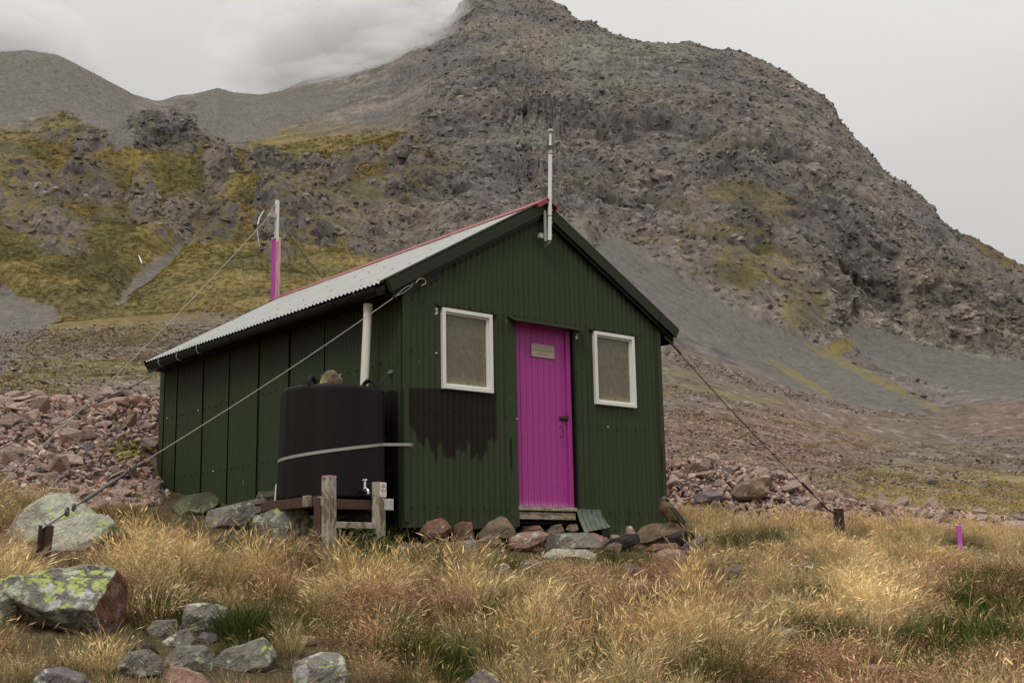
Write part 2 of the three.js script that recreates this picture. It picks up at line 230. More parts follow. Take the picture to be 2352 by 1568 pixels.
const mass = (() => {
  const cols = [];
  const D = Math.PI / 180, NC = 34;
  for (let i = 0; i < 105; i++) cols.push(lerp(-6, 14.5, i / 105) * D);
  for (let i = 0; i < 910; i++) cols.push(lerp(14.5, 66.5, i / 910) * D);
  for (let i = 0; i < 105; i++) cols.push(lerp(66.5, 88, i / 105) * D);
  const NF = cols.length; for (let i = 0; i <= NC; i++) cols.push(lerp(88, 354, i / NC) * D);
  const segRows = [90, 20, 8, 84, 78, 70, 150, 130, 24, 96, 6, 4];
  const rockW = [0, 0, 0, 0.0, 0.02, 0.10, 0.8, 1, 1, 0.7, 1, 1, 0.3];
  const rows = []; segRows.forEach((n, k) => { for (let i = 0; i < n; i++) rows.push([k, i / n]); }); rows.push([segRows.length - 1, 1]);
  const NR = rows.length, NCc = cols.length, P = new Float32Array(NR * NCc * 3), RW = new Float32Array(NR * NCc);
  for (let c = 0; c < NCc; c++) {
    const col = column(cols[c]);
    for (let r = 0; r < NR; r++) {
      const [k, t] = rows[r], tt = k === 0 ? Math.pow(t, 0.8) : t, R = lerp(col.R[k], col.R[k + 1], tt), o = (r * NCc + c) * 3;
      P[o] = CP.x + col.dx * R; P[o + 1] = landH(col, R); P[o + 2] = CP.z + col.dz * R;
      RW[r * NCc + c] = lerp(rockW[k], rockW[k + 1], t);
    }
  }
  const rowCrest = (r) => { const [k, t] = rows[r]; return k === 9 ? lerp(0.75, 1, t) : k >= 10 ? 1 : k === 7 ? 0.75 * sstep(0.35, 1, t) : k === 8 ? 0.75 : 0; };
  const splitRow = segRows[0] + segRows[1] + segRows[2];
  const BX = SBOX(), Q = P.slice(), SC = new Float32Array(NR * NCc), TONE = new Float32Array(NR * NCc), CR = new Float32Array(NR * NCc).fill(1);
  for (let r = splitRow + 1; r < NR; r++) for (let c = 0; c < NCc; c++) {
    const o = (r * NCc + c) * 3, x = P[o], y = P[o + 1], z = P[o + 2];
    const ol = (r * NCc + Math.max(c - 1, 0)) * 3, or = (r * NCc + Math.min(c + 1, NCc - 1)) * 3, od = ((r - 1) * NCc + c) * 3, ou = (Math.min(r + 1, NR - 1) * NCc + c) * 3;
    let ax = P[or] - P[ol], ay = P[or + 1] - P[ol + 1], az = P[or + 2] - P[ol + 2], bx = P[ou] - P[od], by = P[ou + 1] - P[od + 1], bz = P[ou + 2] - P[od + 2];
    let nx = ay * bz - az * by, ny = az * bx - ax * bz, nz = ax * by - ay * bx; const l = Math.hypot(nx, ny, nz) || 1; const sg = ny < 0 ? -1 : 1; nx *= sg / l; ny *= sg / l; nz *= sg / l;
    // cliffs lean out of the slope, so push them more level than the slope's own normal
    ny = ny * 1.0 + 0.05; { const q = 1 / Math.hypot(nx, ny, nz); nx *= q; ny *= q; nz *= q; }
    const w = RW[r * NCc + c], fine = c < NF + 1, dist = Math.hypot(x - CP.x, z - CP.z);
    let scree = 0; const [vx, vy] = fine ? seen(x, y, z) : [-900, 0];
    if (fine) { const wx = vx + 22 * noise(x / 30, y / 30, z / 30) + 9 * noise(x / 7, y / 7, z / 7), wy = vy + 14 * noise(x / 30 + 9, y / 30, z / 30) + 6 * noise(x / 8, y / 8 + 4, z / 8); let m = -99; SCREE.forEach((S, i) => { const b = BX[i]; if (wx > b[0] && wx < b[1] && wy > b[2] && wy < b[3]) m = Math.max(m, polyIn(S, wx, wy)); }); SC[r * NCc + c] = sstep(-5, 5, m); scree = sstep(-34, 10, m); }
    let d = 0;
    if (w > 0.01) {
      const crest = 1 - 0.85 * rowCrest(r), dome = ((1 - Math.abs(noise(x / 62, y / 80, z / 62)) * 2) * 6 - 3) * crest + noise(x / 140, y / 140, z / 140) * 11 * crest;
      // joints and buttresses slant down both ways from the summit
      const uu = x * 0.762 + z * 0.648, dep = x * 0.648 - z * 0.762, rs = sstep(-80, 90, (vx - 1230)), dirS = lerp(-1, 1, rs);
      const ac = uu * 0.57 * dirS + y * 0.82, al = uu * 0.82 - y * 0.57 * dirS;
      const wx = 4 * noise(x / 11, y / 11, z / 11), wz = 4 * noise(x / 11 + 5, y / 11, z / 11);
      const butt = (ridged(al / 120, (ac + wx) / 34, dep / 110, 3) - 0.42) * 9 * crest;
      const gul = (ridged((uu + wx) / 44, y / 150, dep / 60, 2) - 0.38) * 8 * crest;
      const rough = 0.30 + 0.95 * sstep(-0.30, 0.32, fbm(x / 48 + 3, y / 48, z / 48, 3));
      const rib = (ridged((uu + wx * 0.6) / 13, (y + wz) / 30, dep / 13, 3) - 0.42) * 3.4;
      let w0 = worley((al + wx) / 17, (ac + wz) / 9, dep / 15), e0 = sstep(0, 0.24, w0[1] - w0[0]), blk = (w0[2] - 0.35) * 4.4 * e0 - 0.8; const id0 = w0[2];
      w0 = worley((al + wx * 0.4) / 6.4, (ac + wz * 0.4) / 3.6, dep / 6); blk += (w0[2] - 0.3) * 2.1 * sstep(0, 0.30, w0[1] - w0[0]) - 0.3; const id1 = w0[2];
      w0 = worley(al / 2.6, ac / 1.9, dep / 2.6); blk += (w0[2] - 0.3) * 0.9 * sstep(0, 0.4, w0[1] - w0[0]) - 0.15;
      TONE[r * NCc + c] = (id0 - 0.5) * 0.34 * rough + (id1 - 0.5) * 0.40 * rough + (w0[2] - 0.5) * 0.42 * (0.5 + 0.5 * rough);
      const tiny = fbm(x / 3.0, y / 3.0, z / 3.0, 3) * 0.8;
      const left = 1 - sstep(880, 1080, vx), cx = vx + 26 * noise(x / 17, y / 17, z / 17) + 9 * noise(x / 5, y / 7, z / 5), cy = vy + 16 * noise(x / 17 + 3, y / 17, z / 17) + 6 * noise(x / 5, y / 6 + 7, z / 5);
      const cr = fine ? lerp(1, sstep(0.20, 0.58, Math.max(oval(CRAGS, cx, cy), vx < -40 ? sstep(-0.1, 0.35, fbm(x / 55, y / 40, z / 55, 3)) : 0)), left) : 1, soft = fine ? lerp(1, sstep(0.0, 1.0, Math.max(oval(CRAGS, vx, vy), vx < -40 ? 0.6 : 0)), left) : 1; CR[r * NCc + c] = cr;
      const ww = w * (1 - 0.93 * scree), rk = lerp(1, 0.10 + 0.95 * soft, left);
      d = ww * (dome + butt * rk + gul * lerp(1, 0.35 + 0.5 * soft, left) + (rib + blk + tiny - 0.4) * rough * rk * (1 - 0.4 * rowCrest(r)) * (0.6 + 0.4 * sstep(0.3, 0.9, w)) + left * (soft - 0.4) * 2.2) + w * (1 - cr) * 0.35 * fbm(x / 1.6, y / 1.6, z / 1.6, 2);
    }
    if (dist > 30) d += (0.16 + 0.1 * scree) * sstep(26, 110, dist) * fbm(x / 2.1, y / 2.1, z / 2.1, 3) + 0.5 * sstep(30, 90, dist) * fbm(x / 9, 4, z / 9, 3) * (1 - scree * 0.6);
    Q[o] += nx * d; Q[o + 1] += ny * d; Q[o + 2] += nz * d;
  }
  // near ground: fine unevenness
  for (let r = 1; r <= splitRow; r++) for (let c = 0; c < NCc; c++) { const o = (r * NCc + c) * 3; const k = rows[r][0]; if (k >= 1 && r < splitRow) Q[o + 1] += 0.16 * fbm(Q[o] * 1.1, 2, Q[o + 2] * 1.1, 3) - 0.05; }
  function sheet(name, r0, r1, mat) {
    const n = r1 - r0 + 1, pos = Q.slice(r0 * NCc * 3, (r1 + 1) * NCc * 3), idx = new Uint32Array((n - 1) * (NCc - 1) * 6); let q = 0;
    for (let r = 0; r < n - 1; r++) for (let c = 0; c < NCc - 1; c++) { const a = r * NCc + c, b = a + 1, d = a + NCc, e = d + 1; idx[q++] = a; idx[q++] = b; idx[q++] = d; idx[q++] = b; idx[q++] = e; idx[q++] = d; }
    const g = new THREE.BufferGeometry(); g.setAttribute('position', new THREE.BufferAttribute(pos, 3)); g.setIndex(new THREE.BufferAttribute(idx, 1)); g.computeVertexNormals();
    const N = g.attributes.normal, C = new Float32Array(n * NCc * 3);
    for (let r = 0; r < n; r++) for (let c = 0; c < NCc; c++) {
      const i = r * NCc + c, x = pos[3 * i], y = pos[3 * i + 1], z = pos[3 * i + 2], ny = Math.abs(N.getY(i)), fine = c < NF + 1, dist = Math.hypot(x - CP.x, z - CP.z);
      let col; const K = rows[r + r0][0];
      if (name === 'ground') {
        const a = fbm(x * 0.9, 1, z * 0.9, 3), b = fbm(x * 6, 3, z * 6, 2);
        const e = noise(x * 17, 2, z * 17), e2 = noise(x * 45, 7, z * 45); col = mix3([0.070, 0.048, 0.026], [0.036, 0.038, 0.014], sstep(-0.2, 0.3, a + 0.4 * e)); col = mix3(col, [0.15, 0.10, 0.05], 0.6 * sstep(0.1, 0.5, e + 0.6 * e2)); col = mul3(col, 1 + 0.5 * b + 0.3 * e2);
        if (K >= 1) col = mix3([0.17, 0.115, 0.09], [0.10, 0.075, 0.06], sstep(-0.3, 0.4, b));
      } else {
        const [vx, vy] = fine ? seen(x, y, z) : [-900, 400], scree = SC[(r + r0) * NCc + c], w = RW[(r + r0) * NCc + c];
        const n1 = fbm(x / 18, y / 18, z / 18, 4), n2 = noise(x / 3.1, y / 5, z / 3.1), n3 = fbm(x / 60, y / 60, z / 60 + 5, 3), n4 = noise(x / 1.1, y / 1.6, z / 1.1);
        const streak = noise((x + 0.25 * y) / 4.2, y / 28, (z - 0.2 * y) / 4.2);
        // bare rock
        let rock = mix3([0.168, 0.144, 0.122], [0.112, 0.099, 0.094], sstep(-0.30, 0.30, n3 + 0.35 * n1));
        rock = mix3(rock, [0.185, 0.148, 0.128], sstep(0.1, 0.5, n1) * 0.7);
        rock = mix3(rock, [0.160, 0.163, 0.135], 0.55 * oval([[1440, 130, 170, 70, 1], [1180, 310, 70, 24, 0.9], [1240, 320, 60, 16, 1.2], [1215, 280, 60, 12, 1], [1560, 340, 80, 20, 0.5]], vx + 30 * n1, vy + 20 * n1));
        rock = mix3(rock, [0.27, 0.25, 0.22], 0.6 * sstep(0.42, 0.72, n1 + 0.45 * n2) * sstep(0.3, 0.8, w)); rock = mix3(rock, [0.095, 0.088, 0.048], 0.55 * sstep(0.05, 0.45, fbm(x / 26 + 11, y / 16, z / 26, 3) + 0.3 * n2) * sstep(0.35, 0.7, ny));
        rock = mul3(rock, (1.04 + 0.22 * streak + 0.18 * n2 + 0.34 * n4) * (1 + 1.35 * TONE[(r + r0) * NCc + c]));
        // moorland of the lower slopes
        const heath = mix3([0.128, 0.092, 0.062], [0.140, 0.115, 0.092], sstep(-0.3, 0.35, n2 + 0.5 * n4));
        const mos = oval(MAT, vx, vy); let low = mix3(heath, mix3([0.165, 0.135, 0.048], [0.25, 0.19, 0.085], sstep(1000, 1150, vy)), clamp(mos * sstep(-0.35, 0.25, n1 * 0.7 + n2 * 0.4 + 0.1) * 0.95 + 0.35 * sstep(0.0, 0.4, n1) * sstep(1100, 500, vx), 0, 1));
        low = mix3(low, [0.160, 0.104, 0.082], 0.8 * oval([[1750, 1010, 300, 80, 1], [2300, 960, 160, 36, 0.9], [1600, 1030, 120, 40, 0.8]], vx, vy)); const n5 = noise(x / 0.45, y / 0.45, z / 0.45) * sstep(190, 90, dist), n6 = noise(x / 5.5 + 3, 2, z / 5.5); const fr = sstep(60, 190, dist); low = mix3(low, [0.205, 0.180, 0.150], sstep(0.30, 0.62, n4 * 0.7 + n2 * 0.5 * fr + n5 * 0.6)); low = mix3(low, [0.085, 0.075, 0.035], 0.7 * sstep(0.12, 0.5, n6 * 0.5 * fr - n4 * 0.5 - n5 * 0.35 + 0.1)); low = mul3(low, 1 + 0.30 * n2 * fr + 0.36 * n4 + 0.5 * n5);
        col = mix3(low, mul3(rock, 0.88), sstep(0.07, 0.26, w + 0.05 * n1));
        // grass holds on the gentler ledges
        const gw = oval(GRASS, vx, vy), cr = CR[(r + r0) * NCc + c], leftish = 1 - sstep(880, 1080, vx);
        const meadowy = leftish * sstep(262, 330, vy) * (1 - cr), ledge = sstep(0.36 + 0.1 * leftish, 0.70 + 0.1 * leftish, ny + 0.25 * n1 + 0.2 * n2 + 0.12 * n4);
        const g0 = clamp(Math.max(meadowy * sstep(-0.75, -0.15, n1 + 0.4 * n2 + 0.3 * n4 + 0.35 * gw), ledge * clamp(gw * 0.95 + 0.40 * leftish * sstep(262, 330, vy), 0, 1)), 0, 1) * (1 - scree) * clamp(sstep(0.04, 0.25, w) + gw, 0, 1);
        const gc = mul3(mix3(mix3([0.215, 0.165, 0.050], [0.092, 0.082, 0.028], sstep(-0.30, 0.26, n1 - 0.2 * n3 + 0.35 * n2)), [0.155, 0.098, 0.038], 0.55 * sstep(0.0, 0.4, n3 + n2 * 0.25)), 1 + 0.55 * n4 + 0.42 * n2 - 0.28 * cr);
        col = mix3(col, gc, g0 * 0.93);
        if (scree > 0.01) { const grn = inPoly(SCREE[0], vx, vy) || inPoly(SCREE[1], vx, vy) ? [0.110, 0.102, 0.086] : [0.132, 0.117, 0.101]; col = mul3(mix3(col, grn, 0.95 * scree), 1 + 0.16 * n2 + 0.30 * n4 + 0.14 * n1 + 0.12 * streak); }
      }
      if (name !== 'ground' && fine) { const [vx, vy] = seen(x, y, z); if (vx > 1400 && vy > 760 && vy < 1040) { const q = noise(x / 2.2, y / 2.2, z / 2.2), sm = oval(SEAMS, vx + 8 * q, vy + 4 * noise(x / 5, 1, z / 5)) * sstep(-0.5, 0.1, q + 0.3 * noise(x / 0.9, y, z / 0.9)); if (sm > 0.01) col = mix3(col, mul3([0.165, 0.130, 0.040], 1 + 0.3 * q), 0.85 * sm); } }
      C[3 * i] = Math.max(col[0], 0.01); C[3 * i + 1] = Math.max(col[1], 0.01); C[3 * i + 2] = Math.max(col[2], 0.008);
    }
    g.setAttribute('color', new THREE.BufferAttribute(C, 3));
    const m = new THREE.Mesh(g, mat); m.name = name; m.userData.kind = 'structure'; m.castShadow = m.receiveShadow = true; scene.add(m); return m;
  }
  const kindOf = (i) => { const j = i + splitRow * NCc; return [RW[j] * CR[j] * (1 - SC[j]), SC[j], CR[j], (i % NCc) < NF]; };
  return { kindOf, ground: sheet('ground', 0, splitRow, M.ground), mountain: sheet('mountainside', splitRow, NR - 1, M.mountain) };
})();

// ------------------------------------------------------------------ the hut
const HW = 3.77, HD = 5.66, RX = HW / 2, RY = 3.44, EX = -0.27, EY = 2.215, TH = Math.atan2(RY - EY, RX - EX), CT = Math.cos(TH), ST = Math.sin(TH), PITCH = 0.0762;
const roofY = (x) => RY - Math.abs(x - RX) * Math.tan(TH);
// a corrugated sheet: waves across u, straight along v; spans(u) lists the [v0, v1] pieces at u (openings cut out)
function corr(u0, u1, spans, place, { amp = 0.0085, uvBox = [0, 0, 1, 1], lift = 0.005, liftStart = 0, vSeg = 1, bend } = {}) {
  const n = Math.max(8, Math.round((u1 - u0) / PITCH * 8)), pos = [], uv = [], idx = []; let prev = null;
  for (let i = 0; i <= n; i++) {
    const u = lerp(u0, u1, i / n), eps = (i === 0 ? 1 : i === n ? -1 : 0) * 1e-4, S = spans(u + eps), dd = amp * Math.cos(u / PITCH * 2 * Math.PI) + lift * sstep(0.8, 1, i / n) + liftStart * (1 - sstep(0, 0.09, i / n));
    const rowIdx = S.map(([v0, v1]) => { const L = []; for (let k = 0; k <= vSeg; k++) { const v = lerp(v0, v1, k / vSeg), p = place(u, v, dd + (bend ? bend(u, v) : 0)); L.push(pos.length / 3); pos.push(...p); uv.push((u - uvBox[0]) / uvBox[2], (v - uvBox[1]) / uvBox[3]); } return L; });
    if (prev && prev.length === rowIdx.length) for (let s = 0; s < prev.length; s++) for (let k = 0; k < vSeg; k++) { const a = prev[s][k], b = rowIdx[s][k], c = prev[s][k + 1], d = rowIdx[s][k + 1]; idx.push(a, b, c, b, d, c); }
    prev = rowIdx;
  }
  const g = new THREE.BufferGeometry(); g.setAttribute('position', new THREE.Float32BufferAttribute(pos, 3)); g.setAttribute('uv', new THREE.Float32BufferAttribute(uv, 2)); g.setIndex(idx); g.computeVertexNormals(); return g;
}
function canvas(w, h, draw) { const c = document.createElement('canvas'); c.width = w; c.height = h; draw(c.getContext('2d'), w, h); const t = new THREE.CanvasTexture(c); t.colorSpace = THREE.SRGBColorSpace; t.anisotropy = 8; return t; }
// old green paint: streaks, pinholes, scuffs, bird lime and the brushed-out dark areas
function paint(W, H, x0, y0, mw, mh, seed, extra) {
  return canvas(W, H, (g) => {
    const r = rng(seed), X = (m) => (m - x0) / mw * W, Y = (m) => H - (m - y0) / mh * H;
    g.fillStyle = 'rgb(54,63,42)'; g.fillRect(0, 0, W, H);
    for (let i = 0; i < 900; i++) { const x = r() * W, y = r() * H, l = (0.1 + 0.9 * r() * r()) * H * 0.4; g.fillStyle = r() < 0.5 ? `rgba(36,38,26,${0.05 + 0.18 * r()})` : `rgba(72,74,46,${0.03 + 0.12 * r()})`; g.fillRect(x, y, 0.6 + r() * 3.4, l); }
    for (let i = 0; i < 260; i++) { g.fillStyle = `rgba(92,78,44,${0.05 + 0.14 * r()})`; g.fillRect(r() * W, r() * H, 0.6 + r() * 1.2, 6 + r() * r() * 120); }
    for (let i = 0; i < 5200; i++) { g.fillStyle = r() < 0.75 ? `rgba(20,20,14,${0.15 + 0.5 * r()})` : `rgba(96,98,74,${0.1 + 0.3 * r()})`; const s = 0.5 + r() * 1.5; g.fillRect(r() * W, r() * H, s, s * (0.7 + r() * 2)); }
    extra(g, X, Y, r);
    for (let i = 0; i < 60; i++) { g.fillStyle = `rgba(188,188,170,${0.15 + 0.5 * r() * r()})`; const s = 0.6 + r() * 1.4; g.fillRect(r() * W, Y(y0 + r() * mh * 0.55), s, s * (1 + r() * 5)); }
  });
}
const FB = [-0.1, -0.5, 4.0, 4.1], SB = [-0.2, -0.5, 6.0, 3.0];
const frontPaint = paint(1024, 1050, ...FB, 11, (g, X, Y, r) => {
  for (let i = 0; i < 4200; i++) {               // dark primer under the left window, brushed down the corrugations
    const u = r() * 1.19 + 0.01, kk = Math.floor(u / 0.0381), foot = 0.60 + 0.22 * (perm[kk * 7 + 3] / 255 - 0.5) * (u > 0.25 ? 1 : 0.2) + 0.20 * sstep(0.30, 0.05, u) + 0.16 * sstep(0.98, 1.19, u) + 0.06 * noise(u * 7, 3, 1) - (u > 0.32 && u < 0.75 ? 0.03 : 0), top = 1.165 + 0.05 * u + 0.03 * (r() - 0.5), f2 = foot + 0.09 * r() - 0.03, side = Math.min(1, Math.min(u, 1.2 - u) / 0.05 + 0.3);
    g.fillStyle = `rgba(${22 + r() * 14 | 0},${18 + r() * 11 | 0},${15 + r() * 9 | 0},${(0.12 + 0.2 * r()) * side})`; g.fillRect(X(u), Y(top), 1 + r() * 3, Y(f2) - Y(top));
  }
  for (let i = 0; i < 900; i++) { const u = r() * 3.8, v = -0.25 + 0.22 * r() * r(); g.fillStyle = `rgba(108,116,96,${0.05 + 0.13 * r()})`; g.fillRect(X(u), Y(v), 1 + r() * 4, 2 + r() * 10); }
  for (const [u, v, w, h] of [[0.42, 2.02, 0.03, 0.07], [1.365, 1.98, 0.012, 0.10], [2.40, 1.98, 0.025, 0.05], [1.37, 2.0, 0.03, 0.02]]) { g.fillStyle = 'rgba(205,203,192,0.9)'; for (let k = 0; k < 8; k++) g.fillRect(X(u + (r() - 0.5) * w), Y(v + (r() - 0.5) * h), 2 + r() * 3, 2 + r() * 7); }
  for (let i = 0; i < 40; i++) { g.fillStyle = `rgba(120,120,104,${0.2 + 0.3 * r()})`; g.fillRect(X(2.33 + 0.03 * r()), Y(0.1 + r() * 1.6), 1.4, 4 + r() * 16); g.fillRect(X(1.37 + 0.05 * r()), Y(0.3 + r() * 1.4), 1.2, 3 + r() * 10); }
});
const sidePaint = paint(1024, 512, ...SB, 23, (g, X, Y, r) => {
  for (let i = 0; i < 1500; i++) { const u = r() * 1.22 + 0.0, top = 1.10 + 0.05 * noise(u * 4, 2, 2) + 0.07 * r() - 0.25 * sstep(1.0, 1.2, u); g.fillStyle = `rgba(${14 + r() * 7 | 0},${13 + r() * 6 | 0},${12 + r() * 6 | 0},0.6)`; g.fillRect(X(u), Y(top), 2 + r() * 5, Y(-0.5) - Y(top)); }
  for (const s of [0.712, 1.478, 2.205, 2.941, 3.673, 4.385, 5.119]) for (let v = -0.3; v < 2.3; v += 0.05) { g.fillStyle = `rgba(14,14,10,${0.35 + 0.4 * r()})`; g.fillRect(X(s) - 1 - 0.6 * r(), Y(v + 0.05), 2 + r() * 0.8, 10); }  // lap shadows painted in as thin dark lines beside each sheet edge
  for (let i = 0; i < 26; i++) { g.fillStyle = 'rgba(150,152,140,0.5)'; g.fillRect(X(0.02 + 0.05 * r() * r()), Y(1.3 + r() * 0.7), 1.4, 2 + r() * 9); }
});
M.front = matte({ map: frontPaint, roughness: 0.52, bumpMap: grainTex, bumpScale: 0.0012 });
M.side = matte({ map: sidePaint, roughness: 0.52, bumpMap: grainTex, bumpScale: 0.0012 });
M.roof = std({ color: lin(0.33, 0.34, 0.315), roughness: 0.42, metalness: 0.15, map: tileNoise(512, (u, v) => { const k = 0.90 + 0.15 * fbm(...ring3(u, v, 9, 5), 4) + 0.08 * noise(...ring3(u, v, 60, 6)); return [k, k, k * 0.985]; }) });
M.patchMetal = std({ color: lin(0.12, 0.135, 0.105), roughness: 0.36, metalness: 0.45, bumpMap: grainTex, bumpScale: 0.004 });
M.magenta = std({ roughness: 0.5, bumpMap: woodTex, bumpScale: 0.002, map: canvas(256, 1024, (g, w, h) => {
  const r = rng(66); g.fillStyle = 'rgb(166,48,140)'; g.fillRect(0, 0, w, h);
  for (let i = 0; i < 900; i++) { g.fillStyle = r() < 0.5 ? `rgba(132,30,112,${0.05 + 0.22 * r()})` : `rgba(198,84,170,${0.04 + 0.18 * r()})`; g.fillRect(r() * w, r() * h, 2 + r() * 12, 10 + r() * 120); }
  for (let i = 0; i < 240; i++) { const y = h * (1 - r() * r() * 0.9); g.fillStyle = `rgba(214,150,196,${0.15 + 0.4 * r()})`; g.fillRect(r() * w, y, 2 + r() * 5, 2 + r() * 10); }
  for (let i = 0; i < 60; i++) { const l = r() * r() * 40; g.fillStyle = `rgba(206,176,190,${0.15 + 0.4 * r()})`; g.fillRect(r() * w, h - l, 3 + r() * 10, l); }
}) });
M.window = std({ roughness: 0.16, map: canvas(256, 320, (g, w, h) => {
  const r = rng(4); g.fillStyle = 'rgb(101,93,79)'; g.fillRect(0, 0, w, h);
  for (let i = 0; i < 2600; i++) { g.fillStyle = r() < 0.5 ? `rgba(84,76,62,${0.06 + 0.1 * r()})` : `rgba(126,116,90,${0.05 + 0.1 * r()})`; const s = 3 + r() * 26; g.beginPath(); g.arc(r() * w, r() * h, s * 0.5, 0, 7); g.fill(); }
  for (let i = 0; i < 9000; i++) { g.fillStyle = `rgba(${r() < 0.5 ? '70,63,50' : '140,130,104'},${0.08 + 0.15 * r()})`; g.fillRect(r() * w, r() * h, 1.3, 1.3); }
  for (let i = 0; i < 500; i++) { const y = h - r() * r() * 70 * (0.4 + 0.6 * Math.abs(Math.sin(i))); g.fillStyle = `rgba(150,140,100,${0.05 + 0.10 * r()})`; g.beginPath(); g.arc(r() * w, y, 2 + r() * 9, 0, 7); g.fill(); }
  for (let i = 0; i < 180; i++) { g.fillStyle = `rgba(158,140,96,${0.08 + 0.12 * r()})`; g.fillRect(w - r() * r() * 34 - 2, r() * h, 3 + r() * 8, 4 + r() * 30); }
}) });

const hut = thing('mountain_hut', 'dark green corrugated iron mountain hut with a magenta door and pale roof', 'hut');
const FW = (u, v, d) => [u, v, d];
const WIN = [[0.48, 1.143, 1.207, 2.05], [2.654, 3.306, 1.21, 2.053]];
const frontSpans = (bottom) => (u) => {
  const top = roofY(u) - 0.055; let b = bottom(u);
  if (u > 1.487 && u < 2.335) return [[2.03, top]];
  for (const [x0, x1, y0, y1] of WIN) if (u > x0 + 0.012 && u < x1 - 0.012) return [[b, y0 + 0.012], [y1 - 0.012, top]];
  return [[b, top]];
};
{
  // wall sheets, each lapped over the next
  const fEdges = [0, 0.48 + 0.012, 1.143 - 0.012, 1.487, 2.335, 2.519, 2.654 + 0.012, 3.306 - 0.012, 3.612, HW];
  const groups = [[0, 0.68], [0.68, 1.363], [1.363, 1.96], [1.96, 2.519], [2.519, 3.06], [3.06, 3.612], [3.612, HW]];
  groups.forEach(([a, b], i) => {
    const cuts = [a, ...[0.492, 1.131, 1.487, 2.335, 2.666, 3.294].filter((c) => c > a && c < b), b], gs = [];
    const bot = (u) => u > 2.3 && u < 2.70 ? 0.0 : u > 2.70 && u < 3.06 ? -0.27 : -0.205 + 0.018 * noise(u * 5, i, 2);
    for (let k = 0; k < cuts.length - 1; k++) gs.push(corr(cuts[k], cuts[k + 1], frontSpans(bot), (u, v, d) => FW(u, v, d + i % 2 * 0.002), { uvBox: FB, lift: k === cuts.length - 2 ? 0.008 : 0, amp: i > 3 ? 0.0065 : 0.0085, vSeg: 6, bend: (u, v) => v < 0.02 ? 0.035 * Math.pow((0.02 - v) / 0.2, 1.5) * noise(u * 6.5, v * 9, 4) : 0.004 * noise(u * 1.3, v * 0.9, 7) }));
    part('wall_sheet', merge(gs), M.front, hut);
  });
  const sE = [0, 0.72, 1.486, 2.213, 2.949, 3.681, 4.393, 5.127, HD];
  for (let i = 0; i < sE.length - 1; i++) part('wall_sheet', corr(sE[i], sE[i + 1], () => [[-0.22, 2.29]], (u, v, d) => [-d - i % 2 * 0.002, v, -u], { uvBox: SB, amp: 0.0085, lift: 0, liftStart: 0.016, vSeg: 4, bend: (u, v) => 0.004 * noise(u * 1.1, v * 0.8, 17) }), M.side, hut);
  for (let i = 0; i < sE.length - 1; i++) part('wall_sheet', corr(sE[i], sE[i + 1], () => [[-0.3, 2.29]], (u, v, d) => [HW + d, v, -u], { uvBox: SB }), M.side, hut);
  for (let i = 0; i < 5; i++) part('wall_sheet', corr(i * HW / 5, (i + 1) * HW / 5, (u) => [[0, roofY(u) - 0.055]], (u, v, d) => [u, v, -HD - d], { uvBox: FB }), M.side, hut);
  part('floor', box(HW - 0.12, 0.1, HD - 0.12, HW / 2, -0.1, -HD / 2, 0), M.dark, hut);
  for (const z of [-0.42, -2.9]) part('floor_bearer', box(HW - 0.3, 0.12, 0.1, HW / 2, -0.21, z, 0), M.dark, hut);
  // corner flashings
  part('corner_flashing', merge([box(0.075, 2.36, 0.004, 0.026, 1.03, 0.0125, 0), box(0.004, 2.42, 0.085, -0.0125, 1.0, -0.03, 0)]), M.side, hut);
  part('corner_flashing', merge([box(0.07, 2.42, 0.004, HW - 0.02, 1.0, 0.0125, 0), box(0.004, 2.42, 0.07, HW + 0.0125, 1.0, -0.022, 0)]), M.front, hut);
  part('corner_flashing', box(0.004, 2.5, 0.13, -0.0125, 1.02, -HD + 0.07, 0), M.side, hut);
  // roof sheets, both slopes
  for (const side of [0, 1]) {
    const L = (RX - EX) / CT - 0.02, rE = [-0.06, 0.66, 1.39, 2.12, 2.85, 3.58, 4.31, 5.04, 5.60];
    for (let i = 0; i < rE.length - 1; i++) part('roof_sheet', corr(rE[i], rE[i + 1], () => [[0, L]], (u, v, d) => { const x = EX + v * CT - ST * (d + i % 2 * 0.002), y = EY + v * ST + CT * (d + i % 2 * 0.002); return [side ? HW - x : x, y, -u]; }, { uvBox: [0, 0, 1.3, 3.1], amp: 0.0095, lift: 0.003 }), M.roof, hut);
  }
  // the front edge capping and the barge boards
  const slopeBox = (w, h, z, off, s0, s1, side) => { const g = new THREE.BoxGeometry(s1 - s0, h, w); g.translate((s0 + s1) / 2, -h / 2 - off, 0); g.rotateZ(TH); g.translate(EX, EY, z); if (side) { g.scale(-1, 1, 1); g.translate(HW, 0, 0); const ix = g.index.array; for (let i = 0; i < ix.length; i += 3) [ix[i], ix[i + 1]] = [ix[i + 1], ix[i]]; } return g; };
  const LR = (RX - EX) / CT;
  for (const side of [0, 1]) {
    const roll = tube([V(side ? HW - EX : EX, EY + 0.008, 0.07), V(RX, RY + 0.008, 0.07)], 0.017, 2, 8);
    part('barge_board', merge([slopeBox(0.014, 0.115, 0.083, 0.006, 0, LR - 0.02, side), slopeBox(0.09, 0.006, 0.035, -0.016, 0.0, LR - 0.01, side), roll]), M.trim, hut);
    part('barge_fascia', slopeBox(0.045, 0.13, 0.045, 0.03, 0.02, LR - 0.05, side), M.gutter, hut);
    part('barge_board', slopeBox(0.02, 0.13, -5.61, -0.02, 0, LR, side), M.gutter, hut);
  }
  part('barge_patch', merge([slopeBox(0.004, 0.12, 0.096, 0.004, 0.02, 0.43, 0), slopeBox(0.004, 0.10, 0.02, 0.13, 0.18, 0.72, 0)]), M.trim, hut);
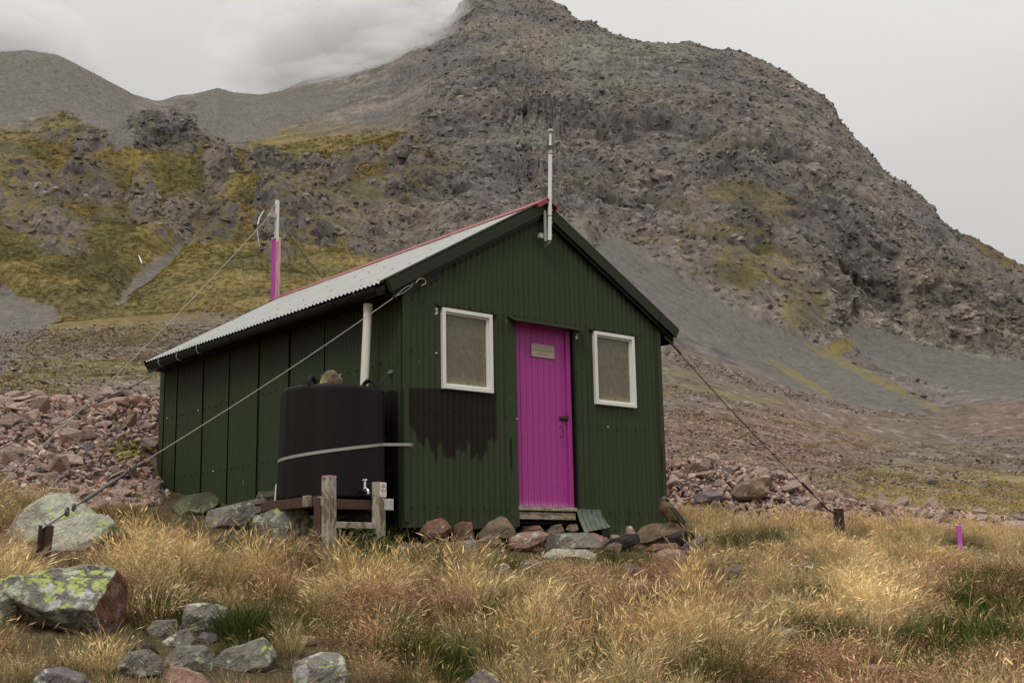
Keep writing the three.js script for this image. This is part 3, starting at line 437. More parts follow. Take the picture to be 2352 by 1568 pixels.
  part('barge_patch', slopeBox(0.004, 0.12, 0.096, 0.004, 0.0, 0.34, 1), M.trim, hut);
  // ridge cap
  for (const side of [0, 1]) {
    const g = new THREE.BoxGeometry(0.165, 0.006, 6.02), lip = new THREE.BoxGeometry(0.006, 0.05, 6.02), end = new THREE.BoxGeometry(0.165, 0.05, 0.005);
    g.translate(-0.082, 0.026, 0); lip.translate(-0.163, 0.004, 0); end.translate(-0.082, 0.004, 3.01);
    const m = merge([g, lip, end]); m.rotateZ(TH + 0.03); m.translate(RX, RY - 0.004, -2.87); if (side) { m.translate(-RX, 0, 0); m.rotateY(Math.PI); m.translate(RX, 0, -2.87 * 2); }
    part('ridge_cap', m, M.red, hut);
  }
  part('ridge_cap', rod(V(RX, RY + 0.022, 0.145), V(RX, RY + 0.022, -5.88), 0.014), M.red, hut);
  // gutter under the left eave, with straps, and the fascia behind it
  const sh = new THREE.Shape(); sh.absarc(0, 0, 0.062, Math.PI, 2 * Math.PI, false); sh.lineTo(0.056, 0.0); sh.absarc(0, 0, 0.056, 2 * Math.PI, Math.PI, true); sh.lineTo(-0.062, 0);
  const gg = new THREE.ExtrudeGeometry(sh, { depth: 5.36, bevelEnabled: false, curveSegments: 12 }); gg.translate(-0.30, 2.135, -5.32);
  const cap = new THREE.CircleGeometry(0.06, 16, Math.PI, Math.PI); const c2 = cap.clone(); cap.translate(-0.30, 2.135, 0.041); c2.translate(-0.30, 2.135, -5.321);
  part('gutter', merge([gg, cap, c2, rod(V(-0.362, 2.137, 0.03), V(-0.362, 2.137, -5.31), 0.006)]), M.gutter, hut);
  for (const z of [-0.75, -1.9, -3.0, -3.86, -4.42, -4.95]) part('gutter_bracket', tube([V(-0.365, 2.155, z), V(-0.369, 2.11, z), V(-0.335, 2.068, z), V(-0.295, 2.065, z)], 0.0055, 8, 5), z < -3.5 ? M.galv : M.gutter, hut);
  part('fascia_board', box(0.03, 0.12, 5.6, -0.215, 2.14, -2.78, 0), M.gutter, hut);
  part('soffit', box(0.20, 0.012, 5.6, -0.108, 2.11, -2.78, 0), M.dark, hut);
  part('fascia_board', box(0.03, 0.16, 5.6, HW + 0.225, 2.13, -2.78, 0), M.gutter, hut);
  // downpipe from the gutter into the tank
  const dp = [V(-0.30, 2.13, -0.49), V(-0.27, 1.96, -0.475)];
  const d0 = onPlane(846, 688, 'x', -0.2), d1 = onPlane(836, 888, 'x', -0.25), dd = (t) => d0.clone().lerp(d1, t); d1.y -= 0.04;
  part('downpipe', merge([rod(dd(0.06), dd(1), 0.043, 0.043, 20), rod(dd(0.05), dd(0.13), 0.047, 0.047, 20)]), M.pvc, hut);
  part('downpipe_outlet', rod(dd(-0.06), dd(0.06), 0.035, 0.035, 14), M.gutter, hut);
  // windows
  for (const [x0, x1, y0, y1] of WIN) {
    const ring = (a, b, c, d, w, z, dep) => { const s = new THREE.Shape([new THREE.Vector2(a, c), new THREE.Vector2(b, c), new THREE.Vector2(b, d), new THREE.Vector2(a, d)]); s.holes.push(new THREE.Path([new THREE.Vector2(a + w, c + w), new THREE.Vector2(a + w, d - w), new THREE.Vector2(b - w, d - w), new THREE.Vector2(b - w, c + w)])); const g = new THREE.ExtrudeGeometry(s, { depth: dep, bevelEnabled: true, bevelSize: 0.003, bevelThickness: 0.003, bevelSegments: 1 }); g.translate(0, 0, z); return g; };
    const wn = part('window', ring(x0, x1, y0, y1, 0.036, -0.03, 0.066), M.white, hut);
    part('sash', ring(x0 + 0.033, x1 - 0.033, y0 + 0.033, y1 - 0.033, 0.022, -0.028, 0.036), M.white, wn);
    const pg = new THREE.PlaneGeometry(x1 - x0 - 0.10, y1 - y0 - 0.10); pg.translate((x0 + x1) / 2, (y0 + y1) / 2, -0.012);
    part('pane', pg, M.window, wn);
    part('window_flashing', box(x1 - x0 + 0.12, 0.012, 0.045, (x0 + x1) / 2 + 0.01, y1 + 0.012, 0.018, 0, 0, 0, 0.25), M.trim, hut);
  }
  // door
  const door = new THREE.Group(); door.name = 'door'; hut.add(door);
  const r = rng(9);
  for (let k = 0; k < 9; k++) part('plank', box(0.0835, 1.98, 0.03, 1.515 + 0.0425 + k * 0.0855 - 0.012, 1.03, -0.062 + (r() - 0.5) * 0.003, 0.005), M.magenta, door);
  const f = await new FontLoader().loadAsync('fonts/droid/droid_sans_bold.typeface.json');
  part('plaque', merge([box(0.342, 0.147, 0.010, 1.92, 1.750, -0.040, 0.003), box(0.342, 0.008, 0.016, 1.92, 1.8195, -0.040, 0.002), box(0.342, 0.008, 0.016, 1.92, 1.6805, -0.040, 0.002), box(0.008, 0.147, 0.016, 1.753, 1.75, -0.040, 0.002), box(0.008, 0.147, 0.016, 2.087, 1.75, -0.040, 0.002)]), M.plaque, door, 'cast metal name plaque');
  const words = [['CANTERBURY', 1.783], ['MOUNTAINEERING', 1.746], ['CLUB INC', 1.706]].map(([s, y], i) => { const t = new TextGeometry(s, { font: f, size: 0.022, depth: 0.005, curveSegments: 3, bevelEnabled: false }); t.computeBoundingBox(); const w = t.boundingBox.max.x - t.boundingBox.min.x, want = [0.255, 0.300, 0.165][i]; t.scale(want / w, 1, 1); t.translate(1.92 - want / 2 - (i === 2 ? 0.01 : 0), y, -0.0355); return t; });
  part('lettering', merge(words), M.plaque, door);
  for (const [x, y] of [[1.764, 1.808], [2.076, 1.808], [1.764, 1.692], [2.076, 1.692]]) { const g = new THREE.CylinderGeometry(0.005, 0.005, 0.005, 8); g.rotateX(Math.PI / 2); g.translate(x, y, -0.034); part('screw', g, M.rust, door); }
  part('latch', merge([box(0.125, 0.05, 0.008, 2.21, 1.018, -0.042, 0.002, 0, 0.05), rod(V(2.15, 1.016, -0.03), V(2.285, 1.027, -0.03), 0.010), box(0.02, 0.045, 0.03, 2.19, 1.02, -0.032, 0.003), box(0.025, 0.05, 0.03, 2.255, 1.026, -0.032, 0.003)]), M.rust, door);
  part('handle', tube([V(2.148, 0.925, -0.046), V(2.165, 0.915, -0.012), V(2.168, 0.862, -0.004), V(2.163, 0.81, -0.012), V(2.146, 0.798, -0.046)], 0.005, 14, 6), M.rust, door);
  part('door_frame', merge([box(0.05, 2.02, 0.07, 2.294, 1.02, -0.055, 0.006), box(0.016, 2.02, 0.03, 2.264, 1.02, -0.035, 0.004)]), M.magenta, hut);
  part('door_frame', merge([box(0.05, 2.02, 0.05, 1.475, 1.02, -0.065, 0.004), box(0.84, 0.05, 0.06, 1.90, 2.035, -0.06, 0.004)]), M.magenta, hut);
  part('door_backing', box(0.9, 2.2, 0.02, 1.9, 1.0, -0.12, 0), M.dark, hut);
  part('lintel_flashing', box(1.06, 0.006, 0.15, 1.91, 2.040, 0.062, 0, 0, 0, 0.50), M.trim, hut);
  part('door_flashing', box(0.125, 2.22, 0.004, 1.425, 0.93, 0.0145, 0), M.front, hut);
  part('door_flashing', box(0.03, 2.0, 0.05, 2.345, 1.03, -0.012, 0), M.gutter, hut);
  part('door_sill', box(0.845, 0.042, 0.11, 1.895, 0.012, -0.03, 0.006), M.timber, hut);
  part('door_sill', box(0.845, 0.078, 0.06, 1.893, -0.062, -0.03, 0.006), M.timber, hut);
  part('sill_packing', box(0.80, 0.03, 0.06, 1.89, -0.016, -0.05, 0), M.oldred, hut);
  // the kicked-up sheet corner by the door
  {
    const nu = 40, nv = 12, pos = [], idx = [], uv = [];
    for (let i = 0; i <= nu; i++) for (let j = 0; j <= nv; j++) { const u = i / nu, v = j / nv, x = 2.325 + u * 0.36 + (1 - v) * 0.05 * u, wob = Math.cos(x / PITCH * 6.283) * 0.011; pos.push(x + (1 - v) * 0.02, lerp(-0.235 + 0.06 * u + 0.01 * noise(u * 5, 2, 2), 0.02, v), 0.012 + wob + Math.pow(1 - v, 1.4) * (0.10 - 0.03 * u) + 0.012 * noise(u * 4, v * 3, 1) * (1 - v)); uv.push(u, v); }
    for (let i = 0; i < nu; i++) for (let j = 0; j < nv; j++) { const a = i * (nv + 1) + j, b = a + nv + 1; idx.push(a, b, a + 1, b, b + 1, a + 1); }
    const g = new THREE.BufferGeometry(); g.setAttribute('position', new THREE.Float32BufferAttribute(pos, 3)); g.setAttribute('uv', new THREE.Float32BufferAttribute(uv, 2)); g.setIndex(idx); g.computeVertexNormals();
    part('bent_sheet', g, M.patchMetal, hut, 'bare metal sheet corner kicked outwards beside the door');
  }
  // rivets and roof nails
  const head = new THREE.IcosahedronGeometry(0.0105, 0), put = (x, y, z) => { const g = head.clone(); g.translate(x, y, z); return g; }, rv = [], lime = [], nails = [];
  const inWin = (x, y) => WIN.some(([a, b, c, d]) => x > a && x < b && y > c && y < d) || (x > 1.48 && x < 2.33 && y < 2.03);
  for (const [h, s] of [[2.093, 0], [1.561, 0], [0.962, 0], [0.0, 0]]) for (let k = -2; k < 23; k++) { const x = 0.408 + k * 0.1524; if (x > 0.03 && x < HW - 0.03 && !inWin(x, h)) (r() < 0.05 ? lime : rv).push(put(x, h + (r() - 0.5) * 0.012, 0.013)); }
  for (const h of [1.462, 0.65]) for (let k = 0; k < 37; k++) { const z = -0.07 - k * 0.1524; (r() < 0.08 ? lime : rv).push(put(-0.013, h + (r() - 0.5) * 0.008, z)); }
  for (const [s, st] of [[0.18, 0.16], [0.75, 0.31], [1.35, 0.31], [1.95, 0.31]]) for (let z = -0.1; z > -5.7; z -= st) { const x = EX + s * CT, y = EY + s * ST; if (r() < 0.55) nails.push(put(x - ST * 0.012, y + CT * 0.012, z)); }
  tag(part('rivet', merge(rv), M.trim, hut), null, null, null, 'stuff');
  tag(part('rivet', merge(lime), M.white, hut), null, null, null, 'stuff');
  tag(part('roof_nail', merge(nails), M.steel, hut), null, null, null, 'stuff');
  part('wall_hook', merge([rod(V(-0.01, 1.365, -0.17), V(-0.05, 1.36, -0.17), 0.008), box(0.02, 0.02, 0.05, -0.02, 1.35, -0.19, 0.003)]), M.galv, hut);
}

// mast on the front gable
{
  const m = thing('gable_mast', 'thin white metal mast with a round cap fixed to the front gable', 'mast', [1.916, 2.98, 0.125]);
  const T = V(0.045, 1.10, 0);
  part('mast_tube', merge([rod(V(0, 0, 0), T, 0.03, 0.03, 4).rotateY(0)]), M.white, m);
  const rb = std({ color: lin(0.36, 0.22, 0.10), roughness: 0.9 }); for (const t of [0.93, 0.98, 0.26]) part('rust_band', box(0.0455, 0.016, 0.0455, T.x * t, T.y * t, 0, 0, Math.PI / 4), rb, m);
  for (const t of [0.03, 0.17, 0.30]) { const g = new THREE.CylinderGeometry(0.009, 0.009, 0.012, 8); g.rotateX(Math.PI / 2); g.rotateY(0.78); g.translate(T.x * t + 0.018, T.y * t + 0.02, 0.02); part('bolt', g, M.steel, m); }
  part('top_plate', merge([box(0.075, 0.006, 0.10, T.x - 0.033, T.y + 0.006, 0, 0, 0, 0.25), box(0.075, 0.006, 0.10, T.x + 0.033, T.y + 0.006, 0, 0, 0, -0.25)]), M.steel, m);
  part('spigot', rod(V(T.x, T.y, 0), V(T.x + 0.01, T.y + 0.185, 0), 0.0135, 0.0135, 12), M.white, m);
  const c = new THREE.LatheGeometry([[0, 0.03], [0.03, 0.03], [0.036, 0.024], [0.036, 0.004], [0.03, -0.004], [0, -0.004]].map(([a, b]) => new THREE.Vector2(a, b)), 20); c.translate(T.x + 0.011, T.y + 0.185, 0);
  part('mast_cap', c, M.galv, m);
  part('bracket', merge([box(0.03, 0.36, 0.02, -0.035, 0.17, -0.03, 0.003), box(0.05, 0.06, 0.05, -0.085, 0.05, -0.055, 0.008)]), M.galv, m);
  part('cable_tail', tube([V(0, 0, 0), V(-0.012, -0.03, 0.01), V(-0.03, -0.045, -0.02), V(-0.035, -0.075, -0.04)], 0.006, 12, 5), M.steel, m);
}

const white1 = (g) => setColors(g, () => [1.6, 1.6, 1.6]);
// ------------------------------------------------------------------ water tank on its stand
{
  const TX = -0.63, TZ = -0.31, Y0 = 0.05, t = thing('water_tank', 'black plastic rainwater tank on the timber stand beside the hut', 'water tank', [TX, Y0, TZ]);
  const prof = [[0, 0], [0.50, 0], [0.517, 0.008], [0.521, 0.03], [0.497, 1.03], [0.49, 1.06], [0.472, 1.076], [0.44, 1.082], [0.25, 1.10], [0, 1.105]].map(([x, y]) => new THREE.Vector2(x, y));
  const b = new THREE.LatheGeometry(prof, 160); const p = b.attributes.position;
  for (let i = 0; i < p.count; i++) { const x = p.getX(i), y = p.getY(i), z = p.getZ(i), a = Math.atan2(z, x), k = (a / 6.28318 * 18 + 18) % 1, rr = Math.hypot(x, z); if (rr > 0.45 && y > 0.02 && y < 1.07) { const s = 1 - 0.012 * sstep(0.42, 0.46, k) * sstep(1.0, 0.96, k); p.setX(i, x * s); p.setZ(i, z * s); } }
  b.computeVertexNormals(); setColors(b, (x, y, z) => { const a = Math.atan2(z, x), k = Math.floor(a / 6.28318 * 36 + 36), t = 1 + 0.35 * noise(k * 0.7, 1.3, 2.1) + 0.25 * noise(x * 9, y * 3, z * 9); return [t * (1 + 0.12 * noise(k * 1.1, 7, 1)), t, t]; }); part('tank_body', b, M.tank, t);
  part('lid', white1(rod(V(0.02, 1.09, 0), V(0.02, 1.125, 0), 0.22, 0.21, 32)), M.tank, t);
  for (const a of [3.68, 0.42, 5.2]) { const c = Math.cos(a), s = Math.sin(a); const P = (r, y, o) => V(c * r - s * o, y, -(s * r + c * o)); part('lug', white1(tube([P(0.475, 1.055, 0), P(0.468, 1.115, 0), P(0.43, 1.15, 0), P(0.38, 1.14, 0), P(0.34, 1.09, 0)], 0.021, 14, 8)), M.tank, t); }
  part('overflow', white1(rod(V(0.38, 1.085, 0.16), V(0.47, 1.085, 0.22), 0.025)), M.tank, t);
  // the strap round the tank, screwed to the front wall of the hut
  const pts = []; const A = V(0.105, 0.605, 0.028), R = 0.513;
  pts.push([A.x, A.y, A.z], [-0.02, 0.598, 0.07]);
  for (let i = 0; i <= 40; i++) { const a = lerp(0.80, 3.75, i / 40); pts.push([TX + Math.cos(a) * R * (1 + 0.004), 0.585 - 0.155 * Math.pow(Math.sin(i / 40 * Math.PI / 2), 1.1), TZ + Math.sin(a) * R * (1 + 0.004)]); }
  pts.push([-0.02, 0.43, TZ - 0.55]);
  const pos = [], idx = []; pts.forEach(([x, y, z]) => pos.push(x - TX, y - 0.014 - Y0, z - TZ, x - TX, y + 0.014 - Y0, z - TZ)); for (let i = 0; i < pts.length - 1; i++) idx.push(2 * i, 2 * i + 2, 2 * i + 1, 2 * i + 1, 2 * i + 2, 2 * i + 3);
  const sg = new THREE.BufferGeometry(); sg.setAttribute('position', new THREE.Float32BufferAttribute(pos, 3)); sg.setAttribute('uv', new THREE.Float32BufferAttribute(new Float32Array(pos.length / 3 * 2), 2)); sg.setIndex(idx); sg.computeVertexNormals();
  const strap = part('strap', sg, std({ color: lin(0.36, 0.35, 0.32), roughness: 0.5, metalness: 0.4 }), t);
  part('screw', rod(V(A.x - TX - 0.02, A.y - Y0, A.z - TZ), V(A.x - TX - 0.02, A.y - Y0, A.z - TZ + 0.012), 0.008), M.rust, strap);
  // chrome tap
  const q = V(0, 0, 0); for (let d = 10; d < 13; d += 0.005) { q.copy(at(838, 1124, d)); if (Math.hypot(q.x - TX, q.z - TZ) < 0.61) break; } const tx = q.x - TX, ty = q.y - Y0, tz = q.z - TZ;
  const tap = new THREE.Group(); tap.name = 'tap'; t.add(tap); const a = Math.atan2(tz, tx), ux = Math.cos(a), uz = Math.sin(a);
  part('spout', merge([rod(V(tx - ux * 0.16, ty, tz - uz * 0.16), V(tx + ux * 0.01, ty, tz + uz * 0.01), 0.013), tube([V(tx - ux * 0.02, ty, tz - uz * 0.02), V(tx + ux * 0.03, ty + 0.004, tz + uz * 0.03), V(tx + ux * 0.055, ty - 0.015, tz + uz * 0.055), V(tx + ux * 0.058, ty - 0.045, tz + uz * 0.058)], 0.014, 12, 10), rod(V(tx, ty, tz), V(tx, ty + 0.075, tz), 0.017, 0.011, 12)]), M.chrome, tap);
  part('tap_handle', merge([box(0.075, 0.012, 0.014, tx, ty + 0.088, tz, 0.004, 0.7), box(0.014, 0.012, 0.05, tx, ty + 0.088, tz, 0.004, 0.7), rod(V(tx, ty + 0.07, tz), V(tx, ty + 0.098, tz), 0.008)]), M.chrome, tap);
  part('flange', rod(V(tx - ux * 0.12, ty, tz - uz * 0.12), V(tx - ux * 0.13, ty, tz - uz * 0.13), 0.028, 0.028, 12), M.dark, tap);
  part('level_tube', rod(V(-0.50, -0.02, -0.20), V(-0.49, 0.16, -0.20), 0.008), M.pvc, t);

  const s = thing('tank_stand', 'weathered timber stand with two squared posts under the black tank', 'stand', [-0.8, -0.4, 0.2]), o = s.position;
  const L = (g) => { g.translate(-o.x, -o.y, -o.z); return g; };
  const post = (x, z, top, bot, w, ry, lean = 0) => { const h = top - bot, g = box(w, h, w, 0, h / 2, 0, 0.008, ry, lean); g.translate(x, bot, z); return boxUV(L(g), 1.6); };
  part('post', post(-1.13, 0.46, 0.215, -0.55, 0.098, 0.35, 0.012), M.timber, s);
  part('post', post(-0.53, 0.36, 0.19, -0.5, 0.095, 0.30), M.timber, s);
  part('post_cap', post(-1.13, 0.46, 0.219, 0.208, 0.096, 0.35), M.pink, s);
  part('post', post(-1.17, 0.37, 0.03, -0.55, 0.08, 0.35), M.oldred, s);
  part('beam', boxUV(L(box(0.095, 0.095, 1.10, -1.14, 0.0, -0.12, 0.008, 0.02)), 1.6), M.oldred, s, 'rusty brown beam with flaking white paint at its end');
  part('beam', boxUV(L(box(0.095, 0.09, 0.8, -0.30, -0.01, -0.50, 0.008)), 1.6), M.oldred, s);
  part('beam', boxUV(L(box(0.60, 0.09, 0.08, -0.83, -0.02, 0.26, 0.008)), 1.6), M.oldred, s);
  part('beam', boxUV(L(box(0.85, 0.09, 0.08, -0.70, -0.02, -0.66, 0.008)), 1.6), M.oldred, s);
  for (let k = 0; k < 7; k++) part('deck_plank', boxUV(L(box(0.90, 0.022, 0.15, -0.68, 0.036, -0.84 + k * 0.150, 0.004)), 1.6), M.deck, s);
  part('rail', boxUV(L(box(0.60, 0.058, 0.045, -0.82, -0.215, 0.40, 0.006, 0.165)), 1.6), M.timber, s);
  part('paint_flake', boxUV(L(box(0.099, 0.085, 0.10, -1.142, -0.006, 0.405, 0.006, 0.02)), 1.6), std({ color: lin(0.50, 0.46, 0.42), roughness: 0.9, map: woodTex }), s);
  part('packer', boxUV(L(box(0.05, 0.10, 0.09, -1.20, 0.005, 0.20, 0.006)), 1.6), M.timber, s);
  part('wood_block', boxUV(L(box(0.075, 0.105, 0.06, -0.452, -0.02, 0.41, 0.006, 0.3)), 1.6), std({ color: lin(0.62, 0.60, 0.55), roughness: 0.85, map: speckTex }), s, 'white painted wood block screwed to the side of the post');

  // sign on the post
  const signTex = canvas(128, 176, (g, w, h) => {
    g.fillStyle = 'rgb(236,233,226)'; g.fillRect(0, 0, w, h); const cx = 64, cy = 74; g.fillStyle = 'rgb(40,36,36)';
    g.fillRect(58, 46, 30, 12); g.fillRect(84, 44, 12, 16); g.fillRect(68, 36, 6, 12); g.fillRect(62, 34, 18, 5); g.fillRect(52, 48, 9, 20);                     // tap
    g.beginPath(); g.moveTo(42, 84); g.lineTo(64, 84); g.lineTo(61, 110); g.lineTo(45, 110); g.fill();       // beaker
    g.strokeStyle = 'rgb(186,24,40)'; g.lineWidth = 10; g.beginPath(); g.arc(cx, cy, 50, 0, 7); g.stroke(); g.beginPath(); g.moveTo(cx - 35, cy - 35); g.lineTo(cx + 35, cy + 35); g.stroke();
    g.fillStyle = 'rgb(60,56,56)'; let x = 14; const r = rng(3); while (x < 112) { const l = 3 + r() * 9; g.fillRect(x, 148, l, 9); x += l + 2 + r() * 2; }
    for (const [a, b] of [[8, 8], [120, 8], [8, 168], [120, 168]]) { g.fillStyle = 'rgb(120,116,110)'; g.beginPath(); g.arc(a, b, 3.5, 0, 7); g.fill(); }
  });
  const sp = solo('warning_sign', new THREE.PlaneGeometry(0.094, 0.13), std({ map: signTex, roughness: 0.5 }), 'small white sign with a red struck-out circle over a tap', 'sign');
  sp.position.set(-0.53 + 0.049 * Math.sin(0.30), 0.118, 0.36 + 0.0505); sp.rotation.y = 0.30;
  sp.geometry = new THREE.BoxGeometry(0.094, 0.13, 0.003); sp.material = [0, 1, 2, 3, 4, 5].map((i) => i === 4 ? std({ map: signTex, roughness: 0.5 }) : M.white);
}

// ------------------------------------------------------------------ pole behind the hut, guy wires and stakes
const PX = 2.02, PZ = -6.2, STAKES = [];
{
  const base = landY(PX, PZ), p = thing('marker_pole', 'pink and white wooden pole standing behind the hut roof', 'pole', [PX, base, PZ]);
  const h = 4.44 - base;
  const g = box(0.105, h, 0.105, 0, h / 2, 0, 0.012, 0.12); boxUV(g, 1.2); setColors(g, (x, y, z, nx, ny, nz) => nx < -0.5 ? [0.47, 0.09, 0.38] : [0.66, 0.43, 0.46]);
  part('post', g, std({ vertexColors: true, roughness: 0.85, map: tileNoise(512, (u, v) => { const n = fbm(...ring3(u, v, 40, 4), 4), k = sstep(-0.15, 0.2, n + 0.25 * noise(...ring3(u, v, 6, 4))); return [0.86 + 0.14 * k, 0.55 + 0.45 * k, 0.78 + 0.22 * k]; }), bumpMap: woodTex, bumpScale: 0.004 }), p);
  part('post_cap', box(0.11, 0.02, 0.11, 0, h + 0.01, 0, 0.004, 0.15), M.white, p);
  part('extension', box(0.05, 0.66, 0.05, -0.012, h + 0.28, 0.03, 0.006, 0.15), M.white, p);
  part('insulator_block', box(0.07, 0.10, 0.08, -0.09, h + 0.36, 0.03, 0.006, 0.15), std({ color: lin(0.42, 0.38, 0.33), roughness: 0.7 }), p);
  const y = h;
  part('cable_loop', tube([V(-0.05, y + 0.50, 0.05), V(-0.11, y + 0.48, 0.06), V(-0.12, y + 0.40, 0.07), V(-0.17, y + 0.30, 0.08), V(-0.2, y + 0.17, 0.08), V(-0.15, y + 0.05, 0.08), V(-0.08, y + 0.06, 0.06), V(-0.06, y + 0.18, 0.05), V(-0.09, y + 0.33, 0.04)], 0.008, 40, 5), M.wire, p);
  part('cable_loop', tube([V(0.02, y + 0.32, 0.04), V(0.09, y + 0.2, 0.04), V(0.13, y + 0.08, 0.04), V(0.08, y + 0.01, 0.04), V(0.02, y, 0.04)], 0.008, 24, 5), M.wire, p);
  part('wire_grip', box(0.05, 0.035, 0.035, -0.17, y + 0.33, 0.075, 0.004), M.galv, p); part('shackle', box(0.03, 0.03, 0.03, -0.125, y + 0.42, 0.065, 0.004), M.galv, p); part('eyebolt', rod(V(0.02, y + 0.53, 0.03), V(-0.07, y + 0.51, 0.05), 0.008), M.galv, p);
  part('cleat', box(0.06, 0.05, 0.05, 0.0, y - 1.0, 0.06, 0.006, 0.15), M.magenta, p);
}
function sag(a, b, s, n = 14) { const o = []; for (let i = 0; i <= n; i++) { const t = i / n, p = a.clone().lerp(b, t); p.y -= 4 * s * t * (1 - t); o.push(p); } return o; }
function wireThing(name, label, a, b, s, r, mat) { const g = tube(sag(a, b, s), r, 28, 5); g.translate(-b.x, -b.y, -b.z); const o = solo(name, g, mat, label, 'wire'); o.position.copy(b); return o; }
{
  // left stake and the wire with its turnbuckle
  const st = at(106, 1212, 10.1), gy = meadow(st.x, st.z);
  const k = thing('anchor_stake', 'rusty angle iron stake holding the turnbuckle wire at the left', 'stake', [st.x, gy, st.z]);
  const h = st.y - gy + 0.02, yaw = 0.75; STAKES.push([st.x, st.z, 0.18, 9]);
  const arm = (w, d, ox, oz) => { const g = box(w, h + 0.3, d, ox, (h - 0.3) / 2, oz, 0.003, 0, -0.06); return g; };
  const ang = merge([arm(0.085, 0.010, 0.0, 0), arm(0.010, 0.075, -0.04, 0.035)]); ang.rotateY(-yaw); part('angle_iron', boxUV(ang, 2), M.rust, k);
  const A = onPlane(955, 650, 'z', 0.11), S = V(st.x, st.y + 0.02, st.z), D = S.clone().sub(A), T = (t) => A.clone().addScaledVector(D, t);
  part('eyebolt', (() => { const a = S.clone().addScaledVector(D.clone().normalize(), 0.05), b = T(0.955); const g = merge([rod(a, b, 0.011, 0.011, 8), rod(S.clone(), S.clone().addScaledVector(D.clone().normalize(), -0.03), 0.026, 0.026, 6)]); g.translate(-st.x, -gy, -st.z); return g; })(), M.steel, k);
  const w = thing('guy_wire', 'pale steel guy wire with turnbuckle from the front eave to the left stake', 'wire', [st.x, st.y, st.z]), W = (g) => { g.translate(-st.x, -st.y, -st.z); return g; };
  part('cable', W(merge([tube(sag(T(0.075), T(0.80), 0.03), 0.0042, 24, 6), tube([T(0.0), T(0.0).lerp(T(0.075), 0.5).add(V(0, 0.022, 0)), T(0.075)], 0.004, 10, 5), tube([T(0.0), T(0.0).lerp(T(0.075), 0.5).add(V(0, -0.016, 0)), T(0.075)], 0.004, 10, 5)])), M.wire, w);
  for (const t of [0.005, 0.075]) { const p = T(t); part('clamp', W(box(0.045, 0.03, 0.03, p.x, p.y, p.z, 0.006, 0.6, 0.5)), M.rust, w); }
  const eye = (t, r) => { const g = new THREE.TorusGeometry(r, 0.010, 6, 16); g.rotateY(0.9); const p = T(t); g.translate(p.x, p.y, p.z); return g; };
  part('turnbuckle', W(merge([rod(T(0.845), T(0.925), 0.013, 0.013, 8), rod(T(0.83), T(0.94), 0.007, 0.007, 6), rod(T(0.855), T(0.875), 0.019, 0.019, 6), rod(T(0.90), T(0.92), 0.018, 0.018, 6)])), M.darksteel, w);
  part('shackle', W(merge([eye(0.808, 0.024), eye(0.822, 0.022), eye(0.943, 0.024), eye(0.957, 0.030), rod(T(0.79), T(0.805), 0.012)])), M.darksteel, w);
  const loop = [V(0, 0, 0), V(0.05, 0.05, -0.01), V(0.12, 0.06, -0.02), V(0.14, 0.03, -0.02), V(0.07, -0.02, 0.0)].map((v) => v.add(A)); part('eye_loop', W(tube(loop, 0.006, 20, 5)), M.wire, w);

  const P = V(PX - 0.16, 4.44 + 0.34, PZ + 0.08), e1 = at(-70, 1178, 12);
  wireThing('stay_wire', 'long pale wire running down left from the top of the pink pole', P, e1, 0.10, 0.006, M.wire);
  const c = V(-0.2, 2.02, -5.5), e2 = at(-150, 1098, 15.5);
  wireThing('guy_wire', 'dark wire from the back left eave crossing the rubble bank', c, e2, 0.02, 0.006, M.darkwire);
  const sR = at(1926, 1186, 16.2), gR = meadow(sR.x, sR.z), kR = thing('anchor_stake', 'short rusty stake in the tall grass right of the hut', 'stake', [sR.x, gR, sR.z]);
  const tR = at(1926, 1167, 16.2).y - gR, gs = box(0.12, tR + 0.3, 0.03, 0, (tR - 0.3) / 2, 0, 0.004, -0.7); part('angle_iron', boxUV(merge([gs, box(0.03, tR + 0.3, 0.08, 0.036, (tR - 0.3) / 2, 0.03, 0.004, -0.7)]), 2), M.rust, kR);
  const E = onPlane(1526, 772, 'z', 0.08), B = at(1884, 1152, 16.0), w2 = thing('guy_wire', 'dark guy wire from the right eave down to the stake in the grass', 'wire', [B.x, B.y, B.z]);
  const W2 = (g) => { g.translate(-B.x, -B.y, -B.z); return g; };
  part('cable', W2(tube(sag(E, B, 0.04), 0.007, 24, 5)), M.darkwire, w2);
  part('clamp', W2(rod(E.clone().lerp(B, 0.02), E.clone().lerp(B, 0.10), 0.012)), M.rust, w2); part('turnbuckle', W2(rod(E.clone().lerp(B, 0.88), E.clone().lerp(B, 0.95), 0.016)), M.rust, w2); part('hook', W2(tube([B, V(lerp(B.x, sR.x, 0.5), lerp(B.y, sR.y, 0.5) - 0.02, lerp(B.z, sR.z, 0.5)), V(sR.x, sR.y + 0.05, sR.z)], 0.012, 8, 5)), M.rust, w2);
  const P2 = V(PX + 0.1, 4.44 + 0.18, PZ + 0.04), e3 = V(8.2, 2.0, -15); e3.y = landY(e3.x, e3.z);
  wireThing('stay_wire', 'thin faint wire running down right from the pink pole behind the roof', P2, at(800, 705, 34), 0.05, 0.007, M.darkwire);
  const mk = at(2201, 1206, 16.4), my = meadow(mk.x, mk.z); STAKES.push([mk.x, mk.z, 0.36, 9]); const m = thing('marker_peg', 'bright pink marker peg beside the rubble on the right', 'peg', [mk.x, my, mk.z]);
  part('peg', boxUV(box(0.062, mk.y - my + 0.3, 0.03, 0, (mk.y - my - 0.3) / 2, 0, 0.004, -0.6, -0.02), 2), M.pink, m);
  // bit of cord from the tank to the wall hook
  const c0 = V(-0.05, 1.36, -0.17), c1 = V(-0.30, 1.14, -0.12);
